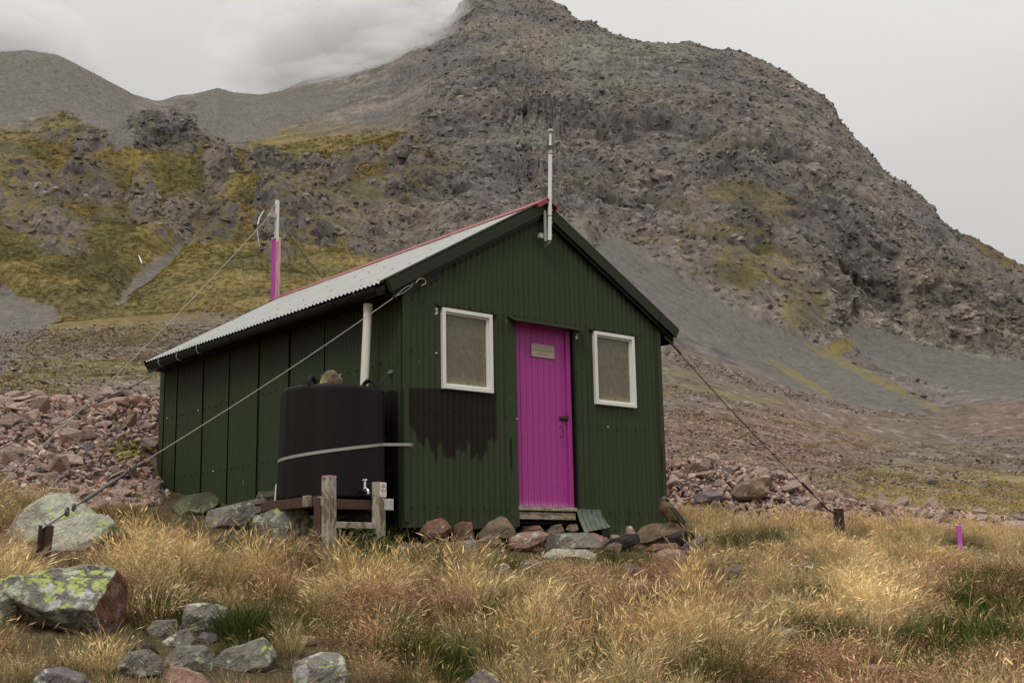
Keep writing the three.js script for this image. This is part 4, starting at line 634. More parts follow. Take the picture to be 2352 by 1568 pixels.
  wireThing('tie_cord', 'thin dark cord from the tank top to a hook on the wall', c0, c1, 0.02, 0.004, M.darkwire);
}

// ------------------------------------------------------------------ stones and boulders
const FWD = V(0, 0, -1).applyQuaternion(camera.quaternion);
// a boulder whose outline, seen from the meadow, follows the given corners; split by flat cleavage faces
function boulderGeo(outl, k, depth, seed, { det = 16, rough = 0.035, faces = 5, tilt = 0.55, front } = {}) {
  const r = rng(seed); let cx = 0, cy = 0; const xs = outl.map((p) => p[0]), ys = outl.map((p) => p[1]);
  cx = (Math.min(...xs) + Math.max(...xs)) / 2; cy = (Math.min(...ys) + Math.max(...ys)) / 2;
  const w = (Math.max(...xs) - Math.min(...xs)) * k, h = (Math.max(...ys) - Math.min(...ys)) * k;
  const L = outl.map(([x, y]) => [(x - cx) * k, -(y - cy) * k]); let area = 0; L.forEach((p, i) => { const q = L[(i + 1) % L.length]; area += p[0] * q[1] - q[0] * p[1]; }); if (area < 0) L.reverse();
  const planes = [];
  L.forEach((p, i) => { const q = L[(i + 1) % L.length], l = Math.hypot(q[0] - p[0], q[1] - p[1]); if (l < 1e-4) return; const nx = (q[1] - p[1]) / l, ny = -(q[0] - p[0]) / l, d = Math.max(nx * p[0] + ny * p[1], 0.02 * w); for (const s of [1, -1]) { const tz = s * (0.15 + tilt * r()), m = Math.hypot(1, tz); planes.push([nx / m, ny / m, tz / m, d / m]); } });
  const D = depth / 2;
  for (let i = 0; i < faces; i++) { let nx = (r() - 0.5) * 1.3, ny = (r() - 0.35) * 1.2, nz = 1; if (front && i < front.length) [nx, ny, nz] = front[i]; const m = Math.hypot(nx, ny, nz); planes.push([nx / m, ny / m, nz / m, D * (front && i < front.length ? (front[i][3] ?? 0.8) * 0.8 : 0.48 + 0.4 * r())]); }
  for (let i = 0; i < 4; i++) { const nx = (r() - 0.5) * 1.2, ny = (r() - 0.5), m = Math.hypot(nx, ny, 1); planes.push([nx / m, ny / m, -1 / m, D * (0.7 + 0.3 * r())]); }
  let g = new THREE.IcosahedronGeometry(1, det); g.deleteAttribute('uv'); g.deleteAttribute('normal'); g = mergeVertices(g, 1e-4);
  const p = g.attributes.position, sx = 1 / Math.max(w, h), o = seed * 3.7, size = Math.min(w, h);
  for (let i = 0; i < p.count; i++) {
    const v = V(p.getX(i) * w * 0.55, p.getY(i) * h * 0.55, p.getZ(i) * D * 1.1).normalize(); let m = 1e9, m2 = 1e9;
    for (const q of planes) { const c = v.x * q[0] + v.y * q[1] + v.z * q[2]; if (c > 1e-3) { const t = q[3] / c; if (t < m) { m2 = m; m = t; } else if (t < m2) m2 = t; } }
    m -= 0.03 * m * Math.exp(-(m2 - m) / (0.03 * m + 1e-6));      // worn edges
    const x = v.x * m, y = v.y * m, z = v.z * m, a = 9 * Math.min(1, 0.5 / size) * 0.5;
    const n = fbm(x * 3 / size * 0.5 + o, y * 5 / size * 0.5, z * 3 / size * 0.5, 3) * rough * 1.6 + (Math.abs(noise(x * 9 / size * 0.4, y * 16 / size * 0.4 + o, z * 9 / size * 0.4)) - 0.3) * rough * 0.55 + noise(x * 40 + o, y * 40, z * 40) * 0.006 / Math.max(size, 0.15) * 0.3;
    const t = m + n * size; p.setXYZ(i, v.x * t, v.y * t, v.z * t);
  }
  g = toCreasedNormals(g, 0.42); g.translate(0, h / 2, 0); return { g, w, h, cx, cy };
}
const PAL = {
  pink: [[0.38, 0.235, 0.185], [0.27, 0.175, 0.14]], rust: [[0.27, 0.145, 0.09], [0.19, 0.115, 0.08]], grey: [[0.27, 0.245, 0.21], [0.175, 0.16, 0.14]], purple: [[0.215, 0.18, 0.18], [0.135, 0.115, 0.118]],
  tan: [[0.32, 0.24, 0.16], [0.20, 0.148, 0.10]], pale: [[0.52, 0.49, 0.41], [0.38, 0.35, 0.28]], dark: [[0.06, 0.05, 0.042], [0.03, 0.026, 0.022]], mossy: [[0.15, 0.15, 0.09], [0.10, 0.095, 0.06]],
};
function paintRock(g, pal, seed, { lichen = 0, lime = 0, spots = 0, moss = 0, redSide = 0 } = {}) {
  const o = seed * 1.91, [A, B] = PAL[pal];
  setColors(g, (x, y, z, nx, ny, nz) => {
    const n = fbm(x * 5 + o, y * 5, z * 5, 4), f = noise(x * 34, y * 34 + o, z * 34), f2 = noise(x * 90, y * 90, z * 90 + o);
    let c = mix3(A, B, sstep(-0.3, 0.35, n + 0.3 * f)); c = mul3(c, 1 + 0.18 * f + 0.14 * f2);
    if (redSide && nx > 0.55) c = mix3(c, [0.17, 0.065, 0.035], 0.9 * redSide);
    const up = clamp(0.55 + 0.6 * ny + 0.15 * nz, 0, 1), q = fbm(x * 11 + 9 + o, y * 11, z * 11, 4), q2 = fbm(x * 17 - o, y * 17, z * 17 + 4, 3) + 0.5 * noise(x * 4 + o, y * 4, z * 4);
    if (lichen) c = mix3(c, mul3([0.52, 0.56, 0.41], 1 + 0.25 * f2), 0.9 * sstep(0.30 - 0.42 * lichen, 0.42 - 0.42 * lichen, q * (0.6 + 0.5 * up) + 0.22 * f + 0.1 * f2) * (redSide && nx > 0.55 ? 0.1 : 1));
    if (lime) c = mix3(c, mul3([0.44, 0.52, 0.14], 1 + 0.3 * f2), 0.92 * sstep(0.40 - 0.5 * lime, 0.50 - 0.5 * lime, q2 * 0.9 + 0.25 * (up - 0.5) + 0.2 * f) * (redSide && nx > 0.55 ? 0.05 : 1));
    if (spots) { const s = noise(x * 7.5 + 40, y * 7.5 + o, z * 7.5); c = mix3(c, mul3([0.50, 0.49, 0.47], 1 + 0.2 * f2), 0.95 * sstep(0.56 - 0.28 * spots, 0.60 - 0.28 * spots, s + 0.1 * f) * (nx > 0.55 ? 0.2 : 1)); }
    if (moss) c = mix3(c, mul3([0.075, 0.085, 0.02], 1 + 0.4 * f2), sstep(0.2 - 0.4 * moss, 0.4 - 0.4 * moss, q * 0.7 + 0.35 * (ny - 0.4) + 0.15 * f));
    return c.map((k) => Math.max(k, 0.008));
  });
  boxUV(g, 1.1); return g;
}
const solid = [...STAKES];                              // stones that grass keeps off: [x, z, radius]
function boulder(label, outl, { r, depth = 0.8, pal = 'grey', seed = 1, name = 'boulder', category = 'boulder', group, sink = 0.12, base, det, rough, faces, front, tilt, ...col }) {
  const xs = outl.map((p) => p[0]), ys = outl.map((p) => p[1]), bx = (Math.min(...xs) + Math.max(...xs)) / 2, yb = Math.max(...ys), by = (Math.min(...ys) + yb) / 2;
  if (!r || r < 11.9) r = hit(bx, yb - 3).r + 0.02;
  const hgt = yb - Math.min(...ys), o2 = outl.map(([x, y]) => [x, y > yb - hgt * 0.25 ? y + hgt * sink : y]);
  const P = at(bx, by + hgt * sink / 2, r), depthAxis = P.clone().sub(CP).dot(FWD), k = depthAxis / FK, w = (Math.max(...xs) - Math.min(...xs)) * k;
  det = det ?? (w > 0.6 ? 28 : w > 0.3 ? 20 : 12);
  const b = boulderGeo(o2, k, w * depth, seed, { det, rough, faces, front, tilt }); paintRock(b.g, pal, seed, col);
  const m = solo(name, b.g, M.rock, label, category, group), az = Math.atan2(P.x - CP.x, -(P.z - CP.z));
  m.position.set(P.x, P.y - b.h / 2, P.z); m.rotation.y = -az;
  solid.push([P.x, P.z, w * 0.36, m.position.y + b.h]); return m;
}

// foreground boulders at the left
boulder('big lichen covered boulder with a red broken side, nearest at the left', [[14, 1352], [60, 1318], [118, 1302], [186, 1286], [262, 1308], [304, 1322], [340, 1402], [322, 1432], [250, 1455], [160, 1440], [60, 1400]], { r: 8.4, depth: 0.75, pal: 'grey', seed: 3, lichen: 0.55, lime: 0.42, spots: 0.85, redSide: 1, det: 32, rough: 0.03, front: [[0.05, 0.75, 0.8, 0.5], [0.9, -0.05, 0.45, 0.72], [-0.1, -0.8, 0.9, 0.72], [-0.5, 0.4, 1, 0.8]], tilt: 0.3 });
boulder('pale green lichen rock poking in at the left edge behind the big boulder', [[-60, 1345], [0, 1325], [34, 1316], [62, 1334], [52, 1380], [30, 1430], [-60, 1440]], { r: 8.9, pal: 'grey', seed: 8, lichen: 0.6, lime: 0.2 });
boulder('large pale green slab with a peaked top behind the rusty stake', [[16, 1214], [60, 1166], [100, 1138], [136, 1113], [158, 1130], [225, 1133], [264, 1156], [246, 1180], [252, 1200], [210, 1240], [60, 1246]], { r: 11.95, depth: 0.8, pal: 'pale', seed: 12, lichen: 0.8, lime: 0.06, det: 30, tilt: 0.2, front: [[0.12, 0.55, 0.85, 0.4], [-0.5, 0.2, 1, 0.6]] });
boulder('pale lower slab leaning below the peaked green slab', [[100, 1212], [190, 1178], [246, 1182], [264, 1202], [238, 1238], [196, 1264], [110, 1266]], { pal: 'pale', seed: 14, lichen: 0.7, lime: 0.05, det: 26, tilt: 0.2, front: [[0.1, 0.4, 0.9, 0.45]] });
boulder('mossy green rounded rock at the foot of the pale slabs', [[186, 1246], [214, 1216], [256, 1206], [290, 1218], [300, 1244], [286, 1262], [200, 1266]], { r: 10.9, pal: 'mossy', seed: 15, lichen: 0.25, lime: 0.35, moss: 0.3 });
boulder('dark mossy boulder against the side wall, left of the long slab', [[392, 1168], [422, 1136], [488, 1128], [506, 1146], [508, 1160], [470, 1184], [410, 1196]], { r: 14.3, pal: 'mossy', seed: 21, lichen: 0.3, moss: 0.25 });
boulder('long sloping slab beside the side wall of the hut', [[446, 1190], [480, 1170], [610, 1138], [622, 1156], [600, 1178], [560, 1206], [470, 1214]], { r: 13.1, depth: 0.45, pal: 'grey', seed: 22, lichen: 0.2, det: 32, front: [[0, 0.2, 1, 0.7]] });
boulder('small mossy rock between the tank and the long slab', [[584, 1150], [594, 1128], [632, 1126], [638, 1150], [620, 1160]], { r: 13.4, pal: 'mossy', seed: 23, lichen: 0.2 });
boulder('pale lichen boulder with bright yellow green patch under the tank stand', [[577, 1208], [582, 1184], [640, 1164], [676, 1164], [706, 1174], [730, 1192], [722, 1216], [700, 1232], [660, 1256], [578, 1258]], { r: 11.3, depth: 0.6, pal: 'grey', seed: 27, lichen: 0.35, lime: 0.26, det: 28, front: [[-0.3, 0.3, 1, 0.7], [0.7, -0.1, 0.8, 0.8]] });
boulder('low reddish stone in the grass left of the stand post', [[664, 1240], [690, 1224], [722, 1228], [738, 1246], [700, 1262], [670, 1262]], { r: 10.6, pal: 'pink', seed: 28 });
boulder('dark stone in the shadow under the tank stand', [[770, 1200], [800, 1180], [846, 1178], [860, 1200], [850, 1220], [780, 1222]], { r: 12.0, pal: 'dark', seed: 29 });
// stones in the lower left
boulder('squarish lichen stone in the grass right of the big boulder', [[415, 1438], [424, 1386], [470, 1382], [520, 1392], [524, 1420], [500, 1444], [440, 1452]], { r: 8.0, pal: 'grey', seed: 31, lichen: 0.5, lime: 0.15 });
boulder('flat brown stone tucked under the corner of the big boulder', [[336, 1442], [352, 1424], [405, 1422], [412, 1440], [396, 1462], [346, 1464]], { r: 7.8, pal: 'grey', seed: 32 });
boulder('plain grey wedge stone below the squarish lichen stone', [[372, 1472], [408, 1448], [430, 1440], [448, 1470], [444, 1484], [380, 1488]], { r: 7.55, pal: 'grey', seed: 33, lichen: 0.1 });
boulder('small purple grey stone beside the green moss tuft', [[443, 1470], [466, 1450], [496, 1456], [505, 1468], [480, 1480], [450, 1480]], { r: 7.6, pal: 'purple', seed: 34 });
boulder('long low flat topped rock in the lower left stones', [[376, 1486], [400, 1480], [470, 1482], [492, 1496], [496, 1540], [440, 1544], [380, 1520]], { r: 7.2, depth: 0.6, pal: 'grey', seed: 35, lichen: 0.25, front: [[0, 0.25, 1, 0.75]] });
boulder('humped rock with lime lichen right of the flat topped rock', [[478, 1500], [520, 1488], [560, 1462], [590, 1452], [622, 1478], [640, 1510], [610, 1544], [490, 1546]], { r: 7.25, depth: 0.6, pal: 'grey', seed: 36, lichen: 0.3, lime: 0.16, front: [[0, 0.4, 1, 0.7]] });
boulder('pinkish flat stone low in front of the flat topped rock', [[372, 1546], [392, 1526], [430, 1532], [468, 1552], [500, 1580], [376, 1584]], { r: 6.6, pal: 'pink', seed: 37 });
boulder('dark rounded rock with a tan stripe at the bottom left', [[70, 1572], [96, 1534], [140, 1530], [190, 1548], [212, 1580], [80, 1600]], { r: 6.2, pal: 'purple', seed: 38, lichen: 0.15, spots: 0.2 });
boulder('grey stone in red grass left of the flat topped rock', [[268, 1530], [290, 1496], [340, 1490], [372, 1510], [376, 1540], [300, 1556]], { r: 7.0, pal: 'grey', seed: 39, lichen: 0.25 });
boulder('small dark lichen stone under the big boulder at the left', [[280, 1490], [310, 1478], [352, 1482], [366, 1500], [300, 1506]], { r: 7.5, pal: 'dark', seed: 40, lichen: 0.2 });
boulder('tall lichen boulder at the bottom edge left of centre', [[668, 1500], [700, 1484], [740, 1480], [786, 1492], [800, 1540], [804, 1590], [676, 1600]], { r: 6.6, depth: 0.7, pal: 'grey', seed: 41, lichen: 0.4, lime: 0.2, spots: 0.35, det: 27, front: [[0, 0.9, 0.7, 0.6], [0.1, -0.1, 1, 0.8]] });
boulder('brown capped stone just behind the tall lichen boulder', [[664, 1476], [690, 1456], [730, 1462], [738, 1478], [700, 1490], [668, 1490]], { r: 7.1, pal: 'tan', seed: 42 });
boulder('little pink pointed stone in green grass', [[628, 1440], [638, 1418], [650, 1424], [658, 1440], [640, 1446]], { r: 7.9, pal: 'pink', seed: 43 });
boulder('dark peaked stone at the bottom edge near the centre', [[1062, 1572], [1096, 1538], [1112, 1535], [1140, 1548], [1160, 1576], [1070, 1590]], { r: 6.15, pal: 'purple', seed: 44, lichen: 0.2, lime: 0.15 });
// stones along the foot of the front wall
boulder('brown lichen stone at the left foot of the front wall', [[960, 1222], [980, 1196], [1012, 1188], [1030, 1198], [1040, 1216], [1020, 1232], [970, 1236]], { r: 12.1, pal: 'rust', seed: 51, lichen: 0.25 });
boulder('dark cracked block next to the brown lichen stone', [[1040, 1232], [1042, 1206], [1062, 1196], [1086, 1198], [1088, 1232], [1060, 1242]], { r: 12.3, pal: 'rust', seed: 52, lichen: 0.12 });
boulder('flat grey slab lying below the dark cracked block', [[1036, 1244], [1080, 1238], [1118, 1246], [1106, 1260], [1060, 1266], [1040, 1258]], { r: 11.8, pal: 'grey', seed: 53 });
boulder('orange brown boulder left of the door', [[1090, 1226], [1124, 1196], [1150, 1185], [1164, 1188], [1184, 1214], [1190, 1232], [1100, 1238]], { r: 12.6, pal: 'tan', seed: 54, front: [[-0.4, 0.2, 1, 0.7], [0.6, 0.5, 0.8, 0.75]] });
boulder('low brown stone below the orange brown boulder', [[1086, 1244], [1120, 1228], [1150, 1236], [1160, 1252], [1100, 1262]], { r: 12.1, pal: 'tan', seed: 55 });
boulder('rust coloured stone under the left end of the door sill', [[1188, 1222], [1200, 1206], [1240, 1206], [1252, 1218], [1246, 1232], [1190, 1234]], { r: 13.3, pal: 'rust', seed: 56 });
boulder('brown stone under the middle of the door sill', [[1250, 1220], [1264, 1206], [1290, 1202], [1298, 1220], [1280, 1230], [1252, 1230]], { r: 13.5, pal: 'tan', seed: 57 });
boulder('round pebble stone under the right end of the door sill', [[1298, 1216], [1304, 1204], [1326, 1202], [1330, 1216], [1314, 1224]], { r: 13.6, pal: 'tan', seed: 58 });
boulder('reddish tilted slab lying below the door', [[1164, 1240], [1190, 1222], [1240, 1218], [1264, 1226], [1256, 1246], [1210, 1262], [1170, 1262]], { r: 12.5, pal: 'pink', seed: 59, lichen: 0.18, depth: 0.9 });
boulder('broad grey doorstep slab', [[1246, 1244], [1262, 1224], [1350, 1222], [1386, 1236], [1384, 1256], [1300, 1262], [1250, 1258]], { r: 12.7, depth: 0.5, pal: 'grey', seed: 60, lichen: 0.12 });
boulder('pink upright stone under the kicked up metal corner', [[1346, 1226], [1362, 1214], [1386, 1216], [1388, 1250], [1380, 1272], [1360, 1258]], { r: 13.0, pal: 'pink', seed: 61 });
boulder('flat pale stone in the grass below the doorstep slab', [[1240, 1276], [1270, 1258], [1350, 1262], [1372, 1274], [1350, 1290], [1260, 1292]], { r: 11.9, pal: 'pale', seed: 62, lichen: 0.15 });
boulder('black wet looking stone in the gap right of the doorstep', [[1386, 1252], [1404, 1236], [1440, 1226], [1470, 1224], [1474, 1246], [1420, 1262], [1390, 1266]], { r: 13.1, pal: 'dark', seed: 63 });
boulder('small standing pinkish stone before the front wall', [[1432, 1232], [1440, 1206], [1448, 1202], [1462, 1226], [1456, 1238]], { r: 13.2, pal: 'pink', seed: 64, lichen: 0.2 });
boulder('thick brown slab the bird stands on at the right corner', [[1458, 1226], [1462, 1206], [1500, 1200], [1560, 1204], [1576, 1216], [1560, 1228], [1500, 1244], [1464, 1242]], { r: 13.75, depth: 0.5, pal: 'tan', seed: 65, det: 30, rough: 0.03, front: [[0.0, 0.15, 1, 0.7]] });
boulder('black wedge stone under the right end of the bird slab', [[1504, 1248], [1540, 1226], [1570, 1216], [1594, 1224], [1596, 1236], [1560, 1254], [1510, 1254]], { r: 13.5, pal: 'dark', seed: 66 });
boulder('brown flat stone layered below the black wedge stone', [[1480, 1262], [1500, 1248], [1552, 1246], [1566, 1258], [1540, 1270], [1490, 1272]], { r: 13.2, pal: 'rust', seed: 67 });
boulder('grey stone with a pale edge right of the black wedge', [[1556, 1262], [1580, 1240], [1612, 1232], [1626, 1236], [1610, 1254], [1580, 1272]], { r: 13.4, pal: 'purple', seed: 68, spots: 0.3 });
boulder('broad reddish flat stone below the layered stones', [[1492, 1292], [1500, 1270], [1530, 1258], [1566, 1262], [1582, 1282], [1560, 1304], [1500, 1304]], { r: 12.5, pal: 'pink', seed: 69, depth: 0.9 });
boulder('blue grey slate tilted in the grass below the hut', [[1428, 1304], [1436, 1288], [1462, 1296], [1488, 1316], [1480, 1328], [1440, 1318]], { r: 11.3, pal: 'purple', seed: 70 });
boulder('pinkish stone in brown grass below the slate', [[1436, 1346], [1456, 1330], [1488, 1328], [1500, 1344], [1470, 1354]], { r: 10.6, pal: 'pink', seed: 71 });
boulder('pale round stone in the grass left of centre', [[1126, 1314], [1140, 1296], [1160, 1292], [1172, 1302], [1168, 1320]], { r: 10.9, pal: 'pale', seed: 72 });
boulder('flat grey stone half hidden in grass below the door', [[1176, 1304], [1190, 1288], [1226, 1282], [1252, 1296], [1240, 1308]], { r: 11.3, pal: 'grey', seed: 73, lichen: 0.2 });
boulder('long dark stone in the grass right of the hut', [[1650, 1322], [1664, 1304], [1700, 1296], [1716, 1308], [1700, 1326], [1660, 1330]], { r: 11.6, pal: 'purple', seed: 74 });
boulder('low blue grey stone in the flattened straw at the right', [[1812, 1308], [1836, 1292], [1870, 1290], [1886, 1304], [1860, 1316], [1820, 1318]], { r: 12.3, pal: 'purple', seed: 75 });
boulder('flat grey stone buried in the grass at lower right', [[1770, 1450], [1790, 1436], [1830, 1446], [1842, 1462], [1800, 1466]], { r: 8.6, pal: 'grey', seed: 76 });
boulder('small pink flat stone at the lower right grass', [[1940, 1540], [1960, 1524], [2060, 1526], [2080, 1540], [2000, 1552]], { r: 6.9, pal: 'pink', seed: 77 });
{
  const q = boulder('brown angular rock resting on top of the water tank', [[733, 884], [736, 862], [746, 850], [766, 848], [776, 856], [787, 870], [788, 886]], { r: 12.15, depth: 0.8, pal: 'tan', seed: 80, name: 'rock', category: 'rock', sink: 0.05, moss: 0.05, lime: 0.02, front: [[-0.7, 0.35, 0.8, 0.6], [0.25, -0.2, 1, 0.7]] }); solid.pop();
}
boulder('large rounded grey boulder alone on the hillside at the right', [[1842, 1056], [1848, 1042], [1866, 1036], [1880, 1042], [1885, 1056], [1866, 1064]], { r: 62, pal: 'grey', seed: 81, moss: 0.0 });
boulder('smaller pale boulder left of the rounded hillside boulder', [[1818, 1042], [1828, 1030], [1838, 1034], [1842, 1044], [1830, 1048]], { r: 64, pal: 'grey', seed: 82 });
boulder('dark boulder on the yellow mossy flat at the far right', [[2126, 1108], [2136, 1096], [2150, 1098], [2156, 1108], [2140, 1112]], { r: 46, pal: 'purple', seed: 83 });

// ------------------------------------------------------------------ the rubble banks
const stoneGeos = [], SR = rng(2024);
for (let i = 0; i < 18; i++) { const pts = []; const n = 10 + (i % 4), fl = 0.45 + 0.45 * SR(); for (let k = 0; k < n; k++) { const z = SR() * 2 - 1, a = SR() * 6.283, s = Math.sqrt(1 - z * z), q = 0.82 + 0.18 * SR(); pts.push(V(s * Math.cos(a) * q, z * fl * q, s * Math.sin(a) * (0.6 + 0.3 * SR()) * q)); } const g = new ConvexGeometry(pts); boxUV(g, 0.35); stoneGeos.push(g); }
const stoneTones = [[0.30, 0.19, 0.15], [0.25, 0.165, 0.135], [0.33, 0.225, 0.175], [0.215, 0.145, 0.12], [0.19, 0.155, 0.145], [0.27, 0.205, 0.16], [0.23, 0.13, 0.095], [0.165, 0.14, 0.14], [0.36, 0.26, 0.215]];
const stoneMats = stoneTones.map((c) => std({ color: lin(...mul3(mix3(c, [0.25, 0.20, 0.16], 0.40), 1.62)), roughness: 0.9, map: speckTex, bumpMap: grainTex, bumpScale: 0.03 }));
const yellowMat = std({ color: lin(0.36, 0.29, 0.10), roughness: 1, map: speckTex, bumpMap: grainTex, bumpScale: 0.04 });
const mossZone = (vx, vy) => Math.max(1 - Math.hypot((vx - 300) / 66, (vy - 1036) / 30), 0.6 - Math.hypot((vx - 70) / 40, (vy - 965) / 12));
function rubble(name, label, x0, x1, nBig, nSmall, seed) {
  const r = rng(seed), bank = new THREE.Group(); bank.name = name; bank.userData.kind = 'structure'; scene.add(bank); const list = [];
  function spot(fmin = 0, out = 0) { const vx = out ? x0 - 620 * r() : lerp(x0, x1, r()), a = azel(vx, 1050)[0], c = column(a), f = lerp(-0.30, 1.10, fmin + (1 - fmin) * r()), d = f < 0 ? c.R[1] + f * 2.2 : lerp(c.R[1], c.R[2], f); return { x: CP.x + c.dx * d, z: CP.z + c.dz * d, y: landH(c, d), f, a }; }
  for (let i = 0; i < nBig; i++) { const p = spot(), s = (0.075 + 0.15 * Math.pow(r(), 2.4)) * (p.f < 0 ? 0.7 : 1) * (i < 14 ? 1.35 : 1); list.push({ ...p, s, py: p.y + s * (0.10 + 0.22 * r()) }); }
  list.sort((a, b) => b.s - a.s);
  const tmp = new THREE.Object3D();
  list.forEach((p, i) => {
    const [vx, vy] = seen(p.x, p.py, p.z), yel = mossZone(vx, vy) > 0.15 * r();
    if (p.x > -0.25 && p.x < HW + 0.25 && p.z > -HD - 0.2 && p.z < 0.4) return;
    const m = new THREE.Mesh(stoneGeos[i % 18], yel && p.s < 0.13 && x0 < 500 && r() < 0.4 ? yellowMat : stoneMats[Math.floor(r() * r() * 0.999 * 9 * (r() < 0.5 ? 1 : 0.6))]);
    m.name = 'stone' + (i ? '_' + String(i).padStart(3, '0') : ''); m.position.set(p.x, p.py, p.z); m.rotation.set((r() - 0.5) * 0.9 - 0.15, r() * 6.28, (r() - 0.5) * 0.9); const e = 0.85 + 0.5 * r(); m.scale.set(p.s * e, p.s * (0.7 + 0.5 * r()), p.s * (0.75 + 0.4 * r())); m.castShadow = m.receiveShadow = true; bank.add(m);
  });
  const per = Math.ceil(nSmall / 18), g2 = new THREE.Group(); g2.name = 'small_stones'; g2.userData.kind = 'stuff'; bank.add(g2);
  for (let k = 0; k < 18; k++) {
    const im = new THREE.InstancedMesh(stoneGeos[k], M.pebble, per); im.name = 'small_stone'; let n = 0;
    for (let i = 0; i < per; i++) { const out = x0 < 500 && i % 4 === 0, p = spot(0, out), s = (0.022 + 0.062 * Math.pow(r(), 1.8)) * (out ? 2.3 : 1); if (p.x > -0.2 && p.x < HW + 0.2 && p.z > -HD - 0.2 && p.z < 0.4) continue; const [vx, vy] = seen(p.x, p.y, p.z), yel = x0 < 500 && mossZone(vx, vy) > 0.1 + 0.2 * r(); tmp.position.set(p.x, p.y + s * 0.25, p.z); tmp.rotation.set((r() - 0.5) * 1.4, r() * 6.28, (r() - 0.5) * 1.4); tmp.scale.set(s * (0.8 + 0.6 * r()), s * (yel ? 0.5 : 0.6 + 0.5 * r()), s); tmp.updateMatrix(); im.setMatrixAt(n, tmp.matrix); const c = yel ? [0.36 + 0.1 * r(), 0.29 + 0.08 * r(), 0.10] : mul3(stoneTones[Math.floor(r() * 9)], 1.3 + 0.7 * r()); im.setColorAt(n, lin(...c)); n++; }
    im.count = n; im.castShadow = im.receiveShadow = true; g2.add(im);
  }
  return bank;
}
M.pebble = std({ color: 0xffffff, roughness: 0.95, map: speckTex });
const bankL = rubble('rubble_bank', '', -150, 425, 300, 7000, 71);
const bankR = rubble('rubble_bank_001', '', 1480, 2440, 300, 6500, 72);
function bankStone(bank, label, outl, r, pal, seed, extra = {}) {
  const m = boulder(label, outl, { r, pal, seed, det: 14, depth: 0.8, sink: 0.05, ...extra }); scene.remove(m); bank.add(m); m.name = 'stone_' + (300 + seed); delete m.userData.category; delete m.userData.label; solid.pop();
}
bankStone(bankL, '', [[196, 946], [210, 930], [262, 910], [290, 908], [299, 928], [290, 940], [220, 958]], 18.9, 'pink', 1);
bankStone(bankL, '', [[180, 930], [230, 912], [282, 898], [288, 908], [240, 930], [190, 944]], 19.3, 'dark', 2);
bankStone(bankL, '', [[60, 1012], [76, 994], [160, 966], [186, 974], [170, 992], [110, 1020], [66, 1024]], 17.9, 'tan', 3);
bankStone(bankL, '', [[12, 1042], [22, 1022], [70, 1014], [100, 1024], [92, 1046], [50, 1062], [16, 1056]], 17.3, 'pink', 4);
bankStone(bankL, '', [[150, 1046], [158, 1024], [208, 1012], [222, 1030], [196, 1050], [156, 1056]], 17.2, 'purple', 5);
bankStone(bankL, '', [[156, 1000], [190, 988], [222, 996], [216, 1008], [166, 1012]], 17.8, 'pink', 6);
bankStone(bankL, '', [[298, 920], [316, 906], [344, 914], [346, 934], [312, 942]], 18.9, 'rust', 7);
bankStone(bankL, '', [[64, 928], [76, 914], [104, 920], [106, 938], [70, 944]], 19.2, 'rust', 8);
bankStone(bankR, '', [[1676, 1134], [1690, 1112], [1724, 1096], [1756, 1108], [1768, 1134], [1740, 1146], [1690, 1148]], 18.0, 'tan', 11, { lichen: 0.1 });
bankStone(bankR, '', [[1640, 1096], [1664, 1070], [1690, 1078], [1688, 1100], [1660, 1106]], 18.7, 'purple', 12);
bankStone(bankR, '', [[1526, 1076], [1534, 1056], [1560, 1052], [1572, 1066], [1560, 1082]], 19, 'pink', 13);
bankStone(bankR, '', [[1590, 1142], [1606, 1126], [1650, 1130], [1676, 1146], [1640, 1158], [1600, 1156]], 17.8, 'purple', 14);
bankStone(bankR, '', [[1620, 1172], [1640, 1148], [1654, 1152], [1664, 1170], [1640, 1180]], 17.5, 'tan', 15);
bankStone(bankR, '', [[1606, 1190], [1612, 1180], [1640, 1180], [1640, 1192], [1620, 1196]], 17.2, 'tan', 16);

// loose stones strewn over the slopes beyond the banks: nobody could count them
{
  const r = rng(90), N = 105000, per = Math.ceil(N / 9), grp = new THREE.Group(); grp.name = 'scattered_stones'; scene.add(grp); tag(grp, 'countless small grey and brown stones strewn over the slopes behind the hut', 'stones', null, 'stuff'); const tmp = new THREE.Object3D();
  const pick = [0, 2, 4, 6, 8, 10, 12, 14, 16];
  for (let k = 0; k < 9; k++) {
    const im = new THREE.InstancedMesh(stoneGeos[pick[k]], M.pebble, per); im.name = 'loose_stone'; let n = 0;
    for (let i = 0; i < per; i++) {
      const a = lerp(4, 77, r()) * Math.PI / 180, c = column(a), u = r(), d = 24 * Math.pow(170 / 24, Math.pow(u, 0.8)); const x = CP.x + c.dx * d, z = CP.z + c.dz * d, y = landH(c, d), [vx, vy] = seen(x, y, z);
      const inS = inPoly(SCREE[0], vx, vy); if (inS && r() < 0.75) continue;
      const s = (0.026 + 0.10 * Math.pow(r(), 3.2)) * (0.6 + d / 85) * (r() < 0.02 ? 1.9 : 1); tmp.position.set(x, y + s * 0.15, z); tmp.rotation.set((r() - 0.5) * 0.8, r() * 6.28, (r() - 0.5) * 0.8); tmp.scale.set(s * (0.8 + 0.7 * r()), s * (0.35 + 0.4 * r()), s); tmp.updateMatrix(); im.setMatrixAt(n, tmp.matrix);
      const red = oval([[1750, 1000, 320, 90, 1]], vx, vy), t = mul3(mix3([[0.17, 0.155, 0.135], [0.21, 0.175, 0.145], [0.13, 0.115, 0.105]][Math.floor(r() * 3)], stoneTones[Math.floor(r() * 4)], 0.35 + 0.5 * red), 0.95 + 0.8 * r()); im.setColorAt(n, lin(...t)); n++;
    }
    im.count = n; im.castShadow = im.receiveShadow = true; grp.add(im);
  }
}

